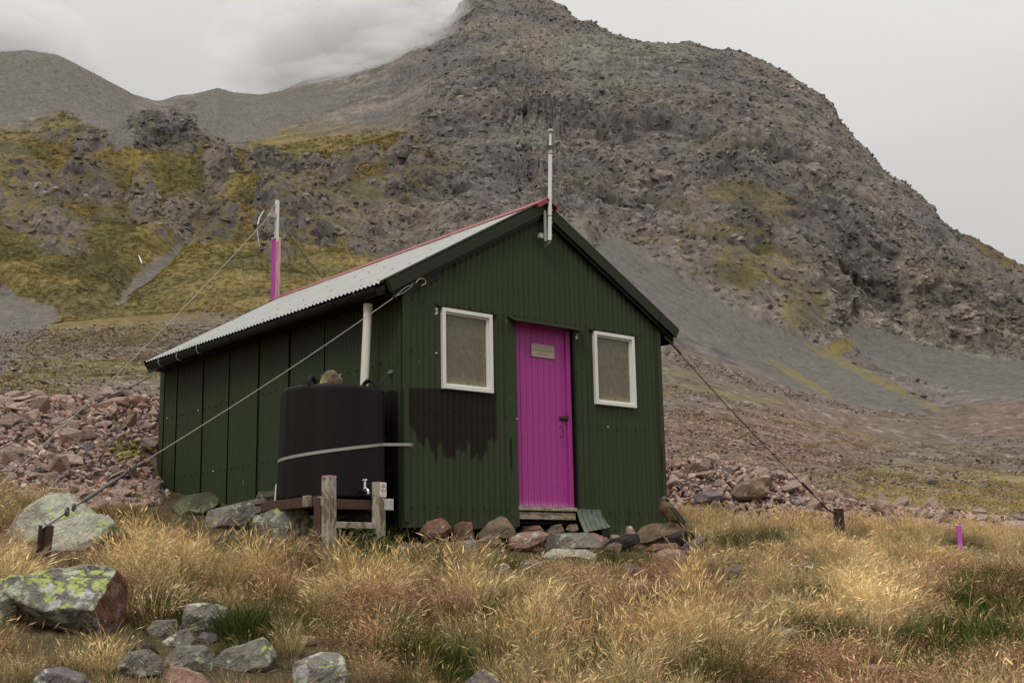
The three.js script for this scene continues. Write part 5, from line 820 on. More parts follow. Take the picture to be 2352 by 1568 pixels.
// the loose stone footing under the front wall
{
  const r = rng(313), foot = new THREE.Group(); foot.name = 'stone_footing'; foot.userData.kind = 'structure'; scene.add(foot);
  for (let i = 0; i < 74; i++) { const x = -0.15 + r() * 4.3, z = 0.05 + 0.75 * r() * r() + (x > 3.6 ? -0.3 * r() : 0), y = meadow(x, z), s = 0.05 + 0.11 * r() * r(); const m = new THREE.Mesh(stoneGeos[i % 18], stoneMats[[2, 3, 4, 5, 6, 6, 7, 3][Math.floor(r() * 8)]]); m.name = 'stone' + (i ? '_' + String(i).padStart(3, '0') : ''); m.position.set(x, y + s * 0.2, z); m.rotation.set((r() - 0.5) * 0.7, r() * 6.28, (r() - 0.5) * 0.7); m.scale.set(s * 1.35, s * (0.6 + 0.4 * r()), s); m.castShadow = m.receiveShadow = true; foot.add(m); }
  for (let i = 0; i < 30; i++) { const x = 1.5 + r() * 1.4, z = -0.35 + 0.35 * r(), y = -0.36, s = 0.06 + 0.07 * r(); const m = new THREE.Mesh(stoneGeos[i % 18], stoneMats[[3, 5, 6, 7][Math.floor(r() * 4)]]); m.name = 'stone_' + (100 + i); m.position.set(x, y, z); m.rotation.set(r(), r() * 6.28, r() * 0.5); m.scale.set(s * 1.3, s, s); foot.add(m); }
}
// leafy green plant beside the tank stand
{
  const h = hit(838, 1288), r = rng(88), t = thing('green_plant', 'dark green leafy clump growing in front of the right stand post', 'plant', [h.p.x, h.p.y, h.p.z]), gs = [], st = [];
  for (let k = 0; k < 46; k++) { const a = r() * 6.28, l = 0.10 + 0.20 * r(), b = V((r() - 0.5) * 0.26, 0, (r() - 0.5) * 0.16), e = b.clone().add(V(Math.cos(a) * l * 0.5, l, Math.sin(a) * l * 0.4)); st.push(rod(b, e, 0.003, 0.0015, 4)); for (let i = 0; i < 9; i++) { const p = b.clone().lerp(e, 0.25 + 0.78 * r()), g = new THREE.CircleGeometry(1, 5); g.scale(0.010 + 0.006 * r(), 0.022 + 0.014 * r(), 1); g.translate(0, 0.02, 0); g.rotateX(0.4 + r()); g.rotateZ((r() - 0.5) * 2); g.rotateY(r() * 6.28); g.translate(p.x, p.y, p.z); const c = mix3([0.030, 0.046, 0.014], [0.075, 0.105, 0.026], r()); setColors(g, () => c); gs.push(g); } }
  part('foliage', mergeGeometries(gs), matte({ vertexColors: true, roughness: 0.7 }), t); part('stem', merge(st), M.oldred, t);
}

// ------------------------------------------------------------------ the bird on the slab by the right corner
{
  const foot = at(1537, 1205.5, 13.72), t = thing('parrot', 'olive brown mountain parrot standing on the slab at the right corner', 'bird', [foot.x, foot.y, foot.z]); t.rotation.y = -Math.atan2(foot.x - CP.x, -(foot.z - CP.z));
  const k = foot.clone().sub(CP).dot(FWD) / FK, U = (vx, vy, z) => V((vx - 1537) * k, -(vy - 1205.5) * k, z);
  const bones = [[U(1528, 1147, 0.0), U(1527, 1154, 0), 0.036, 0.036], [U(1527, 1154, 0), U(1531, 1168, 0), 0.042, 0.062], [U(1531, 1168, 0), U(1540, 1183, 0), 0.064, 0.050], [U(1540, 1183, 0), U(1552, 1196, 0), 0.046, 0.024], [U(1534, 1164, 0.045), U(1552, 1192, 0.032), 0.040, 0.020], [U(1534, 1164, -0.045), U(1552, 1192, -0.032), 0.040, 0.020], [U(1538, 1186, 0.025), U(1539, 1195, 0.028), 0.026, 0.015], [U(1538, 1186, -0.025), U(1535, 1195, -0.028), 0.026, 0.015]];
  const res = 56, half = 0.23, ctr = V(0.02, 0.16, 0), mc = new MarchingCubes(res, M.dark, false, false, 60000); mc.isolation = 0;
  for (let z = 0; z < res; z++) for (let y = 0; y < res; y++) for (let x = 0; x < res; x++) {
    const p = V((x - res / 2) / (res / 2) * half + ctr.x, (y - res / 2) / (res / 2) * half + ctr.y, (z - res / 2) / (res / 2) * half + ctr.z); let s = 0;
    for (const [a, b, r0, r1] of bones) { const d = b.clone().sub(a), q = clamp(p.clone().sub(a).dot(d) / d.lengthSq(), 0, 1); s += Math.exp(-(p.distanceTo(a.clone().addScaledVector(d, q)) - lerp(r0, r1, q)) * 90); }
    mc.field[z * res * res + y * res + x] = Math.log(s) / 90;
  }
  mc.update(); const n = mc.count, g = new THREE.BufferGeometry(), pp = new Float32Array(n * 3);
  for (let i = 0; i < n * 3; i += 3) { pp[i] = mc.positionArray[i] * half + ctr.x; pp[i + 1] = mc.positionArray[i + 1] * half + ctr.y; pp[i + 2] = mc.positionArray[i + 2] * half + ctr.z; }
  g.setAttribute('position', new THREE.BufferAttribute(pp, 3)); const gm = mergeVertices(g, 1e-5); gm.computeVertexNormals();
  setColors(gm, (x, y, z) => { const sc = noise(x * 70, y * 45, z * 70), back = sstep(-0.02, 0.03, x + (0.2 - y) * -0.35 + 0.02); let c = mix3([0.155, 0.085, 0.045], [0.105, 0.095, 0.038], back); c = mul3(c, 1 + 0.45 * sc); if (y > 0.255) c = mul3([0.085, 0.06, 0.035], 1 + 0.4 * sc); if (y > 0.295) c = [0.12, 0.11, 0.035]; return c; });
  boxUV(gm, 3); const feather = std({ vertexColors: true, roughness: 0.8, bumpMap: grainTex, bumpScale: 0.006 });
  part('body', gm, feather, t);
  const blade = (a, b, w, th, tip) => { const d = b.clone().sub(a), len = d.length(), s = new THREE.Shape(); s.moveTo(-w * 0.6, 0); s.quadraticCurveTo(-w, len * 0.4, -w * 0.35, len); s.lineTo(w * 0.3, len * 0.97); s.quadraticCurveTo(w, len * 0.4, w * 0.6, 0); const e = new THREE.ExtrudeGeometry(s, { depth: th, bevelEnabled: true, bevelSize: 0.003, bevelThickness: 0.004, bevelSegments: 2 }); e.translate(0, 0, -th / 2); const yv = d.clone().normalize(), zv = V(-0.35, 0, 1).cross(yv).cross(yv).negate().normalize(), xv = yv.clone().cross(zv); e.applyMatrix4(new THREE.Matrix4().makeBasis(xv, yv, zv)); e.translate(a.x, a.y, a.z); return e; };
  const dk = std({ color: lin(0.028, 0.023, 0.017), roughness: 0.7 }), ol = std({ color: lin(0.072, 0.058, 0.026), roughness: 0.75, bumpMap: grainTex, bumpScale: 0.004 });
  part('wing', blade(U(1537, 1166, 0.065), U(1566, 1202, 0.03), 0.042, 0.014), ol, t); part('wing', blade(U(1541, 1164, -0.055), U(1573, 1203, -0.02), 0.042, 0.014), dk, t);
  part('tail', blade(U(1550, 1190, 0.005), U(1572, 1213, 0.0), 0.024, 0.01), dk, t);
  part('beak', (() => { const c = new THREE.ConeGeometry(0.016, 0.055, 10); c.rotateZ(-2.35); c.translate(0.004, 0.262, 0.035); return c; })(), dk, t);
  part('cere', new THREE.SphereGeometry(0.011, 10, 8).translate(0.000, 0.288, 0.028), std({ color: lin(0.45, 0.36, 0.10), roughness: 0.6 }), t);
  part('eye', merge([new THREE.SphereGeometry(0.006, 8, 6).translate(-0.022, 0.292, 0.034), new THREE.SphereGeometry(0.006, 8, 6).translate(-0.022, 0.292, -0.034)]), dk, t);
  const legM = std({ color: lin(0.22, 0.20, 0.12), roughness: 0.7 });
  for (const z of [0.028, -0.028]) { const b = U(z > 0 ? 1539 : 1535, 1195, z), f0 = U(z > 0 ? 1536 : 1532, 1205, z); part('leg', merge([rod(b, f0, 0.010, 0.007), rod(f0, f0.clone().add(V(-0.045, -0.003, 0.012)), 0.006, 0.004), rod(f0, f0.clone().add(V(-0.035, -0.003, 0.03)), 0.006, 0.004), rod(f0, f0.clone().add(V(0.03, -0.003, -0.01)), 0.006, 0.004)]), legM, t); }
}

// ------------------------------------------------------------------ grass
M.blade = matte({ vertexColors: true, roughness: 0.9, specularIntensity: 0.2 });
function tuft(seed, { n = 26, h = 0.35, hv = 0.4, spread = 0.05, lean = 0.35, w = 0.0045, droop = 0.5, base, tip, heads = 0, headC, haze = 0, hazeC, wind = 0.1 }) {
  const r = rng(seed), pos = [], col = [], nor = [], idx = [];
  const quad = (a, b, c, d, ca, cb) => { const o = pos.length / 3; for (const p of [a, b, c, d]) pos.push(p.x, p.y, p.z); for (const c2 of [ca, ca, cb, cb]) col.push(...c2); for (let i = 0; i < 4; i++) nor.push(0, 1, 0); idx.push(o, o + 1, o + 2, o, o + 2, o + 3); };
  for (let i = 0; i < n; i++) {
    const a = r() * 6.283, ra = spread * Math.sqrt(r()), x0 = Math.cos(a) * ra, z0 = Math.sin(a) * ra, H = h * (1 - hv + 2 * hv * r() * (0.5 + 0.5 * r())), la = a + (r() - 0.5) * 1.8, le = lean * (0.3 + r()) * H, ww = w * (0.6 + 0.7 * r()), fa = r() * 6.283, fx = Math.cos(fa), fz = Math.sin(fa), j = 0.75 + 0.5 * r();
    const P = (t) => V(x0 + Math.cos(la) * le * Math.pow(t, 1.7) + wind * H * t * t, H * (t - droop * 0.35 * le / H * t * t * t), z0 + Math.sin(la) * le * Math.pow(t, 1.7) - wind * 0.4 * H * t * t);
    const S = 4; let prev = null, pc = null;
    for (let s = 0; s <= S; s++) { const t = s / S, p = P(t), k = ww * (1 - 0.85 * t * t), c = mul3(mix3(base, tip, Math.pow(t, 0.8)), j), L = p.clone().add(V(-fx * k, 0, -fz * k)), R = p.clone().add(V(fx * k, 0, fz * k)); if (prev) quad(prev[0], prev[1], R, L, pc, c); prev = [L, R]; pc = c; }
    if (r() < heads) { const q0 = P(0.80), q1 = P(1).add(V(Math.cos(la) * 0.02 + wind * 0.03, 0.022 - droop * 0.035, Math.sin(la) * 0.02)), m = q0.clone().lerp(q1, 0.45), hw = 0.0018 + 0.0014 * r(), c = mul3(headC, 0.8 + 0.4 * r()); quad(q0, m.clone().add(V(fx * hw, 0, fz * hw)), q1, m.clone().add(V(-fx * hw, 0, -fz * hw)), c, c); quad(q0, m.clone().add(V(fz * hw, 0.002, -fx * hw)), q1, m.clone().add(V(-fz * hw, -0.002, fx * hw)), c, c); }
    if (haze) for (let q = 0; q < haze; q++) { const t = 0.62 + 0.42 * r(), p = P(t).add(V((r() - 0.5) * 0.05, (r() - 0.5) * 0.03, (r() - 0.5) * 0.05)), sz = 0.0025 + 0.003 * r(), c = mul3(hazeC, 0.7 + 0.6 * r()), e = V(r() - 0.5, r() - 0.5, r() - 0.5).multiplyScalar(sz * 2.6), e2 = V(r() - 0.5, r() - 0.5, r() - 0.5).multiplyScalar(sz * 1.6); quad(p.clone().sub(e), p.clone().add(e2), p.clone().add(e), p.clone().sub(e2), c, c); }
  }
  const g = new THREE.BufferGeometry(); g.setAttribute('position', new THREE.Float32BufferAttribute(pos, 3)); g.setAttribute('color', new THREE.Float32BufferAttribute(col, 3)); g.setIndex(idx); g.computeVertexNormals(); return g;
}
const KIND = {  // base: the root's own browner colour, darkened further as painted shade between blades
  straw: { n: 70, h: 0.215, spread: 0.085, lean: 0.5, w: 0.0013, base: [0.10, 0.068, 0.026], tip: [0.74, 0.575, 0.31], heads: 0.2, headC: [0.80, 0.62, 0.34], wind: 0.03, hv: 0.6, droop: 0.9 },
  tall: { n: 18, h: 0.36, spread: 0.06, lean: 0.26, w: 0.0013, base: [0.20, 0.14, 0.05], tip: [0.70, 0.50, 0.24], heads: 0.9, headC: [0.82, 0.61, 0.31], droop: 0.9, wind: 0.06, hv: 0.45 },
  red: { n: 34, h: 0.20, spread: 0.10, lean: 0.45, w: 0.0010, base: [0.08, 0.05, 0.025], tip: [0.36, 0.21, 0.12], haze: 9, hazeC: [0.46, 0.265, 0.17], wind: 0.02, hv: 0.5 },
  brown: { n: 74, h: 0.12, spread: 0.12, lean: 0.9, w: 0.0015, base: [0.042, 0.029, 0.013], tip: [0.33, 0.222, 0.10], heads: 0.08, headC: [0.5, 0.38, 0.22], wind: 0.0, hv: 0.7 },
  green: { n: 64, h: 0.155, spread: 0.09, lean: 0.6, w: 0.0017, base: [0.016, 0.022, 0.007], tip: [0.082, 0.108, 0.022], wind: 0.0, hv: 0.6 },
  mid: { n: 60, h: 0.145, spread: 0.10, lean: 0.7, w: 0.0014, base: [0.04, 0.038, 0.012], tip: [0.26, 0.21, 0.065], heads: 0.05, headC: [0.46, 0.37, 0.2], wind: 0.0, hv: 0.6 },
};
const kinds = Object.keys(KIND), tufts = {}; kinds.forEach((k, i) => { tufts[k] = [0, 1, 2, 3].map((j) => tuft(500 + i * 10 + j, KIND[k])); });
// what grows where, seen from the meadow
const BARE = [[430, 1475, 110, 60, 1], [560, 1510, 100, 50, 1], [730, 1540, 100, 60, 1], [170, 1430, 170, 46, 1], [120, 1570, 110, 30, 0.9], [330, 1520, 60, 40, 0.9], [640, 1225, 110, 34, 1], [500, 1200, 130, 30, 0.9], [440, 1170, 80, 30, 0.9], [1300, 1262, 230, 24, 0.8], [1540, 1280, 80, 40, 0.9], [140, 1235, 130, 40, 0.8], [250, 1262, 60, 24, 0.8], [120, 1440, 130, 40, 1.1], [300, 1450, 60, 30, 1.1]];
const ZONES = {
  green: [[600, 1216, 130, 34, 1.1], [835, 1256, 60, 44, 1.6], [690, 1262, 50, 20, 0.9], [575, 1412, 70, 46, 1.3], [420, 1388, 70, 34, 1.1], [1190, 1300, 60, 34, 0.9], [1150, 1400, 60, 40, 0.7], [1700, 1230, 90, 24, 0.9], [1800, 1225, 60, 20, 0.7], [1850, 1356, 60, 22, 1.3], [2270, 1370, 120, 80, 1.2], [2160, 1480, 130, 60, 1.3], [1900, 1448, 90, 32, 1.1], [2300, 1440, 100, 50, 1.1], [980, 1258, 90, 26, 0.9], [1440, 1276, 70, 24, 1.1], [1500, 1390, 70, 40, 0.8], [1060, 1490, 70, 40, 0.9], [740, 1420, 70, 40, 0.7], [560, 1260, 100, 24, 0.7], [150, 1270, 40, 30, 0.8], [260, 1530, 60, 30, 0.7], [2060, 1240, 60, 16, 0.8], [1330, 1440, 90, 36, 0.7], [930, 1440, 60, 40, 0.8], [1620, 1500, 80, 30, 0.7], [880, 1545, 60, 24, 0.8], [1240, 1540, 60, 24, 0.6], [380, 1300, 50, 22, 0.6]],
  red: [[120, 1240, 130, 44, 1.0], [90, 1440, 110, 50, 1.3], [230, 1560, 120, 50, 1.0], [820, 1500, 130, 80, 1.1], [700, 1300, 130, 40, 0.8], [1430, 1420, 150, 60, 0.8], [2040, 1540, 260, 50, 1.5], [1880, 1500, 110, 44, 1.1], [1650, 1360, 120, 40, 0.8], [1560, 1320, 90, 36, 1.0], [2180, 1330, 170, 40, 1.1], [930, 1390, 150, 44, 0.8], [1800, 1180, 120, 20, 0.7], [2000, 1190, 120, 20, 0.7], [1330, 1330, 110, 40, 0.6]],
  straw: [[2000, 1330, 130, 90, 1.6], [2090, 1250, 260, 44, 1.3], [1640, 1200, 80, 30, 1.2], [2280, 1270, 130, 40, 1.1], [40, 1300, 90, 50, 1.2], [330, 1260, 110, 70, 0.9], [860, 1320, 120, 40, 1.2], [470, 1330, 130, 40, 0.8], [30, 1500, 60, 70, 1.3], [260, 1490, 70, 40, 1.2], [1300, 1520, 170, 60, 0.9], [1700, 1420, 130, 80, 0.8], [1560, 1450, 80, 70, 0.9], [1240, 1370, 110, 40, 0.8], [1770, 1330, 120, 30, 1.1], [1020, 1340, 70, 30, 0.8], [1480, 1540, 160, 40, 0.9], [2320, 1230, 90, 40, 1.2], [760, 1340, 80, 30, 0.8]],
  tall: [[330, 1240, 90, 60, 0.8], [860, 1320, 110, 36, 1.1], [30, 1510, 70, 70, 1.3], [250, 1500, 70, 40, 1.1], [1600, 1420, 90, 80, 0.8], [1330, 1500, 170, 70, 0.7], [2080, 1230, 260, 40, 0.9], [1600, 1190, 50, 24, 0.9], [470, 1260, 60, 60, 0.7], [1840, 1190, 160, 24, 0.9], [600, 1320, 60, 50, 0.5], [820, 1560, 60, 30, 0.8], [1200, 1460, 80, 60, 0.6]],
};
{
  const r = rng(4242), tmp = new THREE.Object3D(), bins = {}; kinds.forEach((k) => { bins[k] = [[], [], [], []]; });
  const N = 51000;
  for (let i = 0; i < N; i++) {
    const d = Math.sqrt(lerp(3.2 * 3.2, 19.5 * 19.5, r())), a = lerp(3, 78, r()) * Math.PI / 180, c0 = d > 15 ? column(a) : null;
    if (c0 && d > c0.rf + 0.35 + 0.5 * r()) continue;
    const x = CP.x + Math.sin(a) * d, z = CP.z - Math.cos(a) * d;
    if (x > -0.12 && x < HW + 0.12 && z > -HD - 0.2 && z < 0.10 + 0.12 * r()) continue;
    if (x > -1.12 && x < -0.05 && z < 0.36 && z > -0.95) continue;
    const y = meadow(x, z); let cut = 1, skip = false;
    for (const s of solid) { const q = Math.hypot(x - s[0], z - s[1]); if (q < s[2] && y < s[3]) { skip = true; break; } const ahead = (s[0] - x) * Math.sin(a) - (s[1] - z) * Math.cos(a), side = Math.abs((s[0] - x) * Math.cos(a) + (s[1] - z) * Math.sin(a)); if (ahead > 0 && ahead < s[2] + (d > 10 ? 0.85 : 0.6) && side < s[2] * 1.2) { if (r() < 0.5) { skip = true; break; } cut = Math.min(cut, 0.34 + 0.3 * r()); } }
    if (skip) continue;
    const [vx, vy] = seen(x, y + 0.12, z), n1 = fbm(x * 0.9, 5, z * 0.9, 3), n2 = noise(x * 2.3, 9, z * 2.3);
    const W = { green: 0.42 + 6 * Math.pow(oval(ZONES.green, vx + 24 * n2, vy + 12 * n1), 1.5) + Math.max(0, n2 - 0.1) * 1.6, red: 0.28 + 1.9 * oval(ZONES.red, vx + 30 * n1, vy + 14 * n2) + Math.max(0, -n2 - 0.1) * 1.6, straw: 0.35 + 3 * oval(ZONES.straw, vx + 30 * n2, vy + 12 * n1) + Math.max(0, n1 - 0.1) * 2, tall: 0.05 + 1.5 * oval(ZONES.tall, vx + 24 * n2, vy), brown: 0.75, mid: 0.75 };
    const nearWall = Math.max(0, 1 - Math.hypot(x - clamp(x, 0, HW), z - clamp(z, -HD, 0.1)) / 0.75); W.tall *= 1 - nearWall; W.straw *= 1 - 0.7 * nearWall; W.brown += nearWall * 0.6;
    const bare = oval(BARE, vx, vy + 20); if (r() < 0.32 * bare) continue; if (bare > 0.3) { W.tall *= 0.25; W.straw *= 0.3; W.brown *= 1.6; W.green *= 1.4; cut *= 0.62; } if (x < 0.1 && x > -2.4 && z < 0.2 && z > -6) { cut *= 0.55; W.straw *= 0.4; W.tall *= 0.3; W.green += 0.5; } const cl = noise(x * 1.5, 2, z * 1.5) + 0.6 * noise(x * 3.6, 6, z * 3.6); if (cl < -0.12) { if (r() < 0.35) continue; W.straw *= 0.35; W.tall *= 0.2; W.green *= 1.5; cut *= 0.68; } else if (cl > 0.3) { W.straw *= 1.5; W.tall *= 2; W.brown *= 0.6; cut *= 1.22; } let tot = 0; for (const k of kinds) tot += W[k]; let q = r() * tot, kind = 'brown'; for (const k of kinds) { q -= W[k]; if (q <= 0) { kind = k; break; } }
    const s = (d > 14.2 && vx > 1500 ? 0.72 : 0.9) * (0.72 + 0.55 * r()) * (1 + 0.45 * n1) * cut * (1 - 0.45 * nearWall) * (kind === 'green' ? 0.8 + 0.3 * oval(ZONES.green, vx, vy) : 1) * (d < 7 ? 0.8 : 1);
    tmp.position.set(x, y - 0.02, z); tmp.rotation.set((r() - 0.5) * 0.22, r() * 6.283, (r() - 0.5) * 0.22); tmp.scale.set(s * (0.9 + 0.3 * r()), s, s * (0.9 + 0.3 * r())); tmp.updateMatrix();
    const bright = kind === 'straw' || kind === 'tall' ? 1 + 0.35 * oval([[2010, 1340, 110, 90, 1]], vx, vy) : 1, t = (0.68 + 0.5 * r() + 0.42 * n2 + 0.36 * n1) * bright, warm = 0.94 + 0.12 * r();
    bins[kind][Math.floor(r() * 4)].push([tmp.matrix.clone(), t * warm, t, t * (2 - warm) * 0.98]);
  }
  const names = { straw: ['dry_grass', 'golden dry grass with seed heads covering the knoll'], tall: ['seed_grass', 'tall straw coloured grass stalks with drooping seed heads'], red: ['bent_grass', 'fine reddish brown hazy grass in soft drifts'], brown: ['grass_thatch', 'low brown matted grass over the ground'], green: ['green_grass', 'dark green grass patches among the dry grass'], mid: ['olive_grass', 'short olive green and yellow grass between the tufts'] };
  for (const k of kinds) {
    const G = new THREE.Group(); G.name = names[k][0]; tag(G, names[k][1], 'grass', null, 'stuff'); scene.add(G);
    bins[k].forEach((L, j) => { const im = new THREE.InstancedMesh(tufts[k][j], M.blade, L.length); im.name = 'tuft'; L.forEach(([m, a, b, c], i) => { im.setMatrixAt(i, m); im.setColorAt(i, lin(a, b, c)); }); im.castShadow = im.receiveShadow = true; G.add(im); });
  }
}

// ------------------------------------------------------------------ low tussock and mats on the slopes beyond the rubble
{
  const r = rng(777), tmp = new THREE.Object3D(), geo = [0, 1].map((j) => tuft(900 + j, { n: 30, h: 0.16, spread: 0.16, lean: 1.1, w: 0.006, base: [0.15, 0.115, 0.06], tip: [0.42, 0.325, 0.16], hv: 0.5, wind: 0.0 }));
  const L = [[], []];
  for (let i = 0; i < 60000; i++) {
    const a = lerp(14.5, 67, r()) * Math.PI / 180, c = column(a), u = r(), d = 23.5 * Math.pow(130 / 23.5, Math.pow(u, 0.85)), x = CP.x + c.dx * d, z = CP.z + c.dz * d, y = landH(c, d), [vx, vy] = seen(x, y, z);
    const m = oval(MAT, vx, vy), n = fbm(x / 7, 3, z / 7, 3); if (r() > 0.04 + m * (d < 45 ? 0.22 : 0.42) * sstep(-0.15, 0.3, n) + 0.06 * sstep(0, 0.3, n)) continue; if (inPoly(SCREE[0], vx, vy)) continue;
    const s = (0.6 + 0.8 * r()) * (0.75 + d / 110); tmp.position.set(x, y - 0.02, z); tmp.rotation.set(0, r() * 6.28, 0); tmp.scale.set(s, s * (0.5 + 0.4 * r()), s); tmp.updateMatrix();
    const t = 0.65 + 0.6 * r(), ye = sstep(1040, 1160, vy) * (vx > 1500 ? 1 : 0); L[r() < 0.5 ? 0 : 1].push([tmp.matrix.clone(), t * (0.9 + 0.5 * ye), t * (0.9 + 0.5 * ye), t * (0.85 + 0.3 * ye)]);
  }
  const G = new THREE.Group(); G.name = 'slope_tussock'; tag(G, 'low yellowish tussock and moss mats on the slopes behind the hut', 'tussock', null, 'stuff'); scene.add(G);
  L.forEach((A, j) => { const im = new THREE.InstancedMesh(geo[j], M.blade, A.length); im.name = 'tuft'; A.forEach(([m, a, b, c], i) => { im.setMatrixAt(i, m); im.setColorAt(i, lin(a, b, c)); }); im.castShadow = im.receiveShadow = true; G.add(im); });
}

// ------------------------------------------------------------------ streams falling down the bluffs
{
  const water = std({ color: lin(0.50, 0.51, 0.52), roughness: 0.4 });
  function fall(pts, w, r) {              // laid on the face of the bluff, found by looking along each bearing
    const g = []; let prev = null;
    for (const [vx, vy, k = 1] of pts) { const P = faceAt(vx, vy); g.push([P, w * k]); }
    const pos = [], idx = []; g.forEach(([P, ww]) => { const d = P.clone().sub(CP).normalize(), right = V(-d.z, 0, d.x).normalize(), o = d.clone().multiplyScalar(-0.8); pos.push(...P.clone().add(o).addScaledVector(right, -ww).toArray(), ...P.clone().addScaledVector(d, -1.3).toArray(), ...P.clone().add(o).addScaledVector(right, ww).toArray()); });
    for (let i = 0; i < g.length - 1; i++) for (const j of [0, 1]) { const a = i * 3 + j; idx.push(a, a + 1, a + 3, a + 1, a + 4, a + 3); }
    const geo = new THREE.BufferGeometry(); geo.setAttribute('position', new THREE.Float32BufferAttribute(pos, 3)); geo.setIndex(idx); geo.computeVertexNormals(); return geo;
  }
  const RC = new THREE.Raycaster(); const mg = mass.mountain;
  // nearest point of the face along a bearing: search the mesh columns around it
  const MP = mg.geometry.attributes.position, cells = new Map();
  for (let i = 0; i < MP.count; i++) { const x = MP.getX(i), y = MP.getY(i), z = MP.getZ(i); const dx = x - CP.x, dz = z - CP.z; if (dx * FWD.x + dz * FWD.z < 20) continue; const [vx, vy] = seen(x, y, z); if (vx < 250 || vx > 720 || vy < 460 || vy > 700) continue; const k = Math.round(vx / 6) * 1000 + Math.round(vy / 6), d = Math.hypot(dx, dz), o = cells.get(k); if (!o || d < o[0]) cells.set(k, [d, x, y, z]); }
  function faceAt(vx, vy) { let best = null; for (let i = -1; i < 2; i++) for (let j = -1; j < 2; j++) { const o = cells.get((Math.round(vx / 6) + i) * 1000 + Math.round(vy / 6) + j); if (o && (!best || o[0] < best)) best = o[0]; } return at(vx, vy, best ?? 300); }
  for (const [pts, w, label] of [
    [[[606, 484, 0.5], [602, 490, 1], [596, 500, 1.3], [593, 512, 1.2], [592, 516, 0.4]], 0.13, 'upper white cascade high on the dark bluff left of the pole'],
    [[[591, 526, 0.3], [592, 540, 0.5], [594, 554, 0.4], [596, 566, 0.2]], 0.12, 'thin white lower cascade left of the pink pole'],
    [[[318, 584, 0.4], [321, 592, 1.1], [324, 600, 1.2], [326, 606, 0.5]], 0.14, 'small white waterfall in the grassy gully at the left'],
  ]) { const o = solo('waterfall', fall(pts, w), water, label, 'waterfall', null); }
}

// ------------------------------------------------------------------ low cloud hanging on the left flank and the summit
{
  const puffs = [   // bearing x, bearing y, distance, half width, half height, half depth, opacity
    [740, 130, 860, 90, 62, 30, 0.9], [850, 80, 850, 70, 56, 26, 0.95], [930, 20, 880, 60, 46, 24, 0.9], [800, 190, 800, 60, 20, 20, 0.7],
    [890, 140, 800, 44, 26, 16, 0.7], [960, 92, 815, 36, 26, 14, 0.65], [1020, 50, 850, 28, 22, 12, 0.6], [1110, 0, 930, 34, 12, 12, 0.5], [0, 105, 690, 60, 34, 20, 0.85],
  ];
  const M0 = matte({ color: lin(0.76, 0.752, 0.745), roughness: 1, specularIntensity: 0, transparent: true, vertexColors: true, depthWrite: false });
  puffs.forEach(([vx, vy, r, w, h, d, op], q) => {
    const gs = [];
    for (const k of [1, 0.62]) {
      const g = mergeVertices(new THREE.IcosahedronGeometry(1, 20).deleteAttribute('uv').deleteAttribute('normal'), 1e-4), p = g.attributes.position, C = new Float32Array(p.count * 4), N = new Float32Array(p.count * 3);
      for (let i = 0; i < p.count; i++) { const x = p.getX(i), y = p.getY(i), z = p.getZ(i), rim = z * z, n = fbm(x * 1.5 + q * 7, y * 1.9, z * 0.6 + k * 4, 4); p.setXYZ(i, x * w * k, y * h * k, z * d * k); const a = op * 0.46 * rim * sstep(-0.35, 0.25, n + 0.5 * rim - 0.1); C[4 * i] = C[4 * i + 1] = C[4 * i + 2] = 1; C[4 * i + 3] = clamp(a, 0, 1); N[3 * i + 1] = 1; }
      g.setAttribute('color', new THREE.BufferAttribute(C, 4)); g.setAttribute('normal', new THREE.BufferAttribute(N, 3)); gs.push(g);
    }
    const P = at(vx, vy, r), m = new THREE.Mesh(mergeGeometries(gs), M0); m.name = numbered('cloud'); m.userData.kind = 'structure'; m.position.copy(P); m.rotation.y = -Math.atan2(P.x - CP.x, -(P.z - CP.z)); scene.add(m);
  });
}

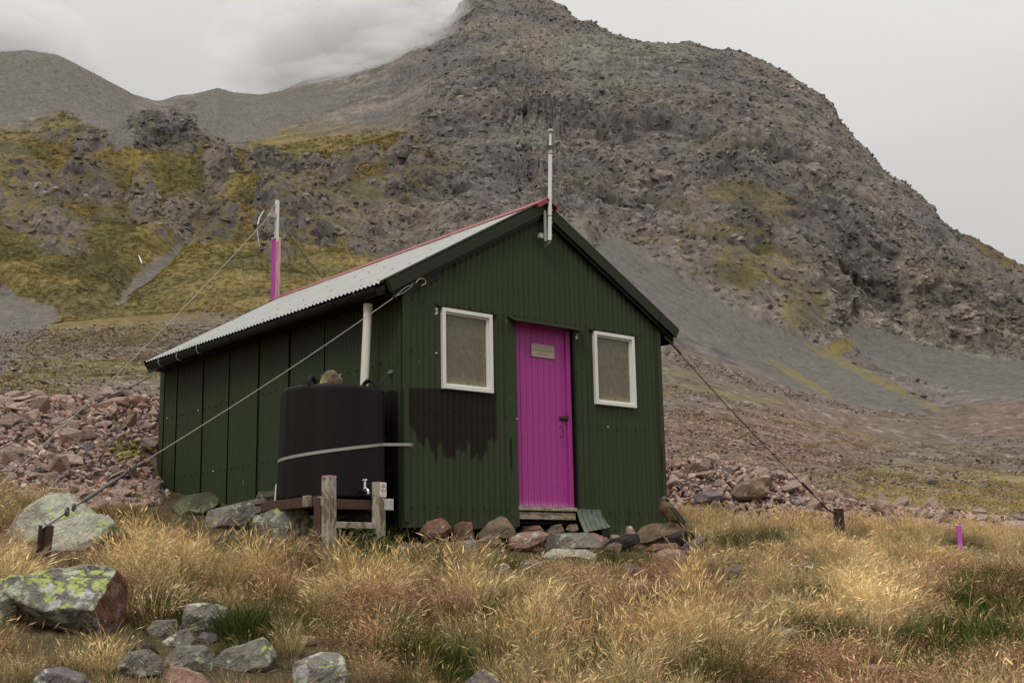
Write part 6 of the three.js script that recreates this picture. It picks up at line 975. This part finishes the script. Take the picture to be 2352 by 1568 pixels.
// ------------------------------------------------------------------ broken blocks on the crags, stones on the scree, tussocks on the far slopes
{
  const g0 = mass.mountain.geometry, P = g0.attributes.position, C = g0.attributes.color, r = rng(5150), tmp = new THREE.Object3D(), pick = [1, 3, 5, 7, 9, 11], bins = pick.map(() => []), tus = [[], []], geo = [0, 1].map((j) => tuft(930 + j, { n: 26, h: 0.5, spread: 0.5, lean: 0.9, w: 0.03, base: [0.5, 0.5, 0.5], tip: [1.25, 1.2, 1.1], hv: 0.5, wind: 0.0 }));
  let nb = 0, nt = 0, ns = 0;
  for (let k = 0; k < 1100000 && (nb < 74000 || nt < 32000 || ns < 18000); k++) {
    const i = Math.floor(r() * P.count), [rk, sc, cr, fine] = mass.kindOf(i); if (!fine) continue;
    const x = P.getX(i), y = P.getY(i), z = P.getZ(i), d = Math.hypot(x - CP.x, z - CP.z); if (d < 170 || d > 1050) continue;
    const cc = [C.getX(i), C.getY(i), C.getZ(i)], grassy = cc[1] / Math.max(cc[2], 1e-3) > 1.75;
    if (sc > 0.6 && ns < 18000) { const s = (0.07 + 0.34 * Math.pow(r(), 6)) * (d / 300), t = 1.15 + 0.9 * r(); tmp.position.set(x, y - s * 0.15, z); tmp.rotation.set((r() - 0.5), r() * 6.28, (r() - 0.5)); tmp.scale.set(s * 1.1, s * 0.9, s); tmp.updateMatrix(); bins[k % 6].push([tmp.matrix.clone(), mul3(cc, t)]); ns++; }
    else if (grassy && cr < 0.6 && nt < 32000 && d < 560) { const s = (0.5 + 0.9 * r()) * (d / 330), t = 0.95 + 1.0 * r(); tmp.position.set(x, y - 0.05, z); tmp.rotation.set(0, r() * 6.28, 0); tmp.scale.set(s, s * (0.6 + 0.5 * r()), s); tmp.updateMatrix(); tus[k % 2].push([tmp.matrix.clone(), mul3(cc, t)]); nt++; }
    else if (rk > 0.35 && !grassy && nb < 74000) { const s = (0.28 + 1.5 * Math.pow(r(), 4)) * (0.45 + d / 800), t = 0.86 + 0.62 * r(); tmp.position.set(x, y - s * 0.36, z); tmp.rotation.set((r() - 0.5) * 1.2, -AZ0 + (r() - 0.5) * 1.6, (r() - 0.5) * 1.3); tmp.scale.set(s * (0.9 + 0.8 * r()), s * (0.8 + 0.9 * r()), s); tmp.updateMatrix(); bins[k % 6].push([tmp.matrix.clone(), mul3(cc, t)]); nb++; }
  }
  const flat = matte({ color: 0xffffff, roughness: 0.95 });
  const G = new THREE.Group(); G.name = 'crag_blocks'; tag(G, 'broken rock blocks and stones covering the crags and scree of the mountain', 'rocks', null, 'stuff'); scene.add(G);
  bins.forEach((L, j) => { const im = new THREE.InstancedMesh(stoneGeos[pick[j]], flat, L.length); im.name = 'rock_block'; L.forEach(([m, c], i) => { im.setMatrixAt(i, m); im.setColorAt(i, lin(...c)); }); im.castShadow = im.receiveShadow = true; G.add(im); });
  const T = new THREE.Group(); T.name = 'mountain_tussock'; tag(T, 'olive and ochre tussock grass on the lower slopes of the mountain', 'tussock', null, 'stuff'); scene.add(T);
  tus.forEach((L, j) => { const im = new THREE.InstancedMesh(geo[j], M.blade, L.length); im.name = 'tuft'; L.forEach(([m, c], i) => { im.setMatrixAt(i, m); im.setColorAt(i, lin(...c)); }); im.castShadow = im.receiveShadow = true; T.add(im); });
}
renderer.render(scene, camera);
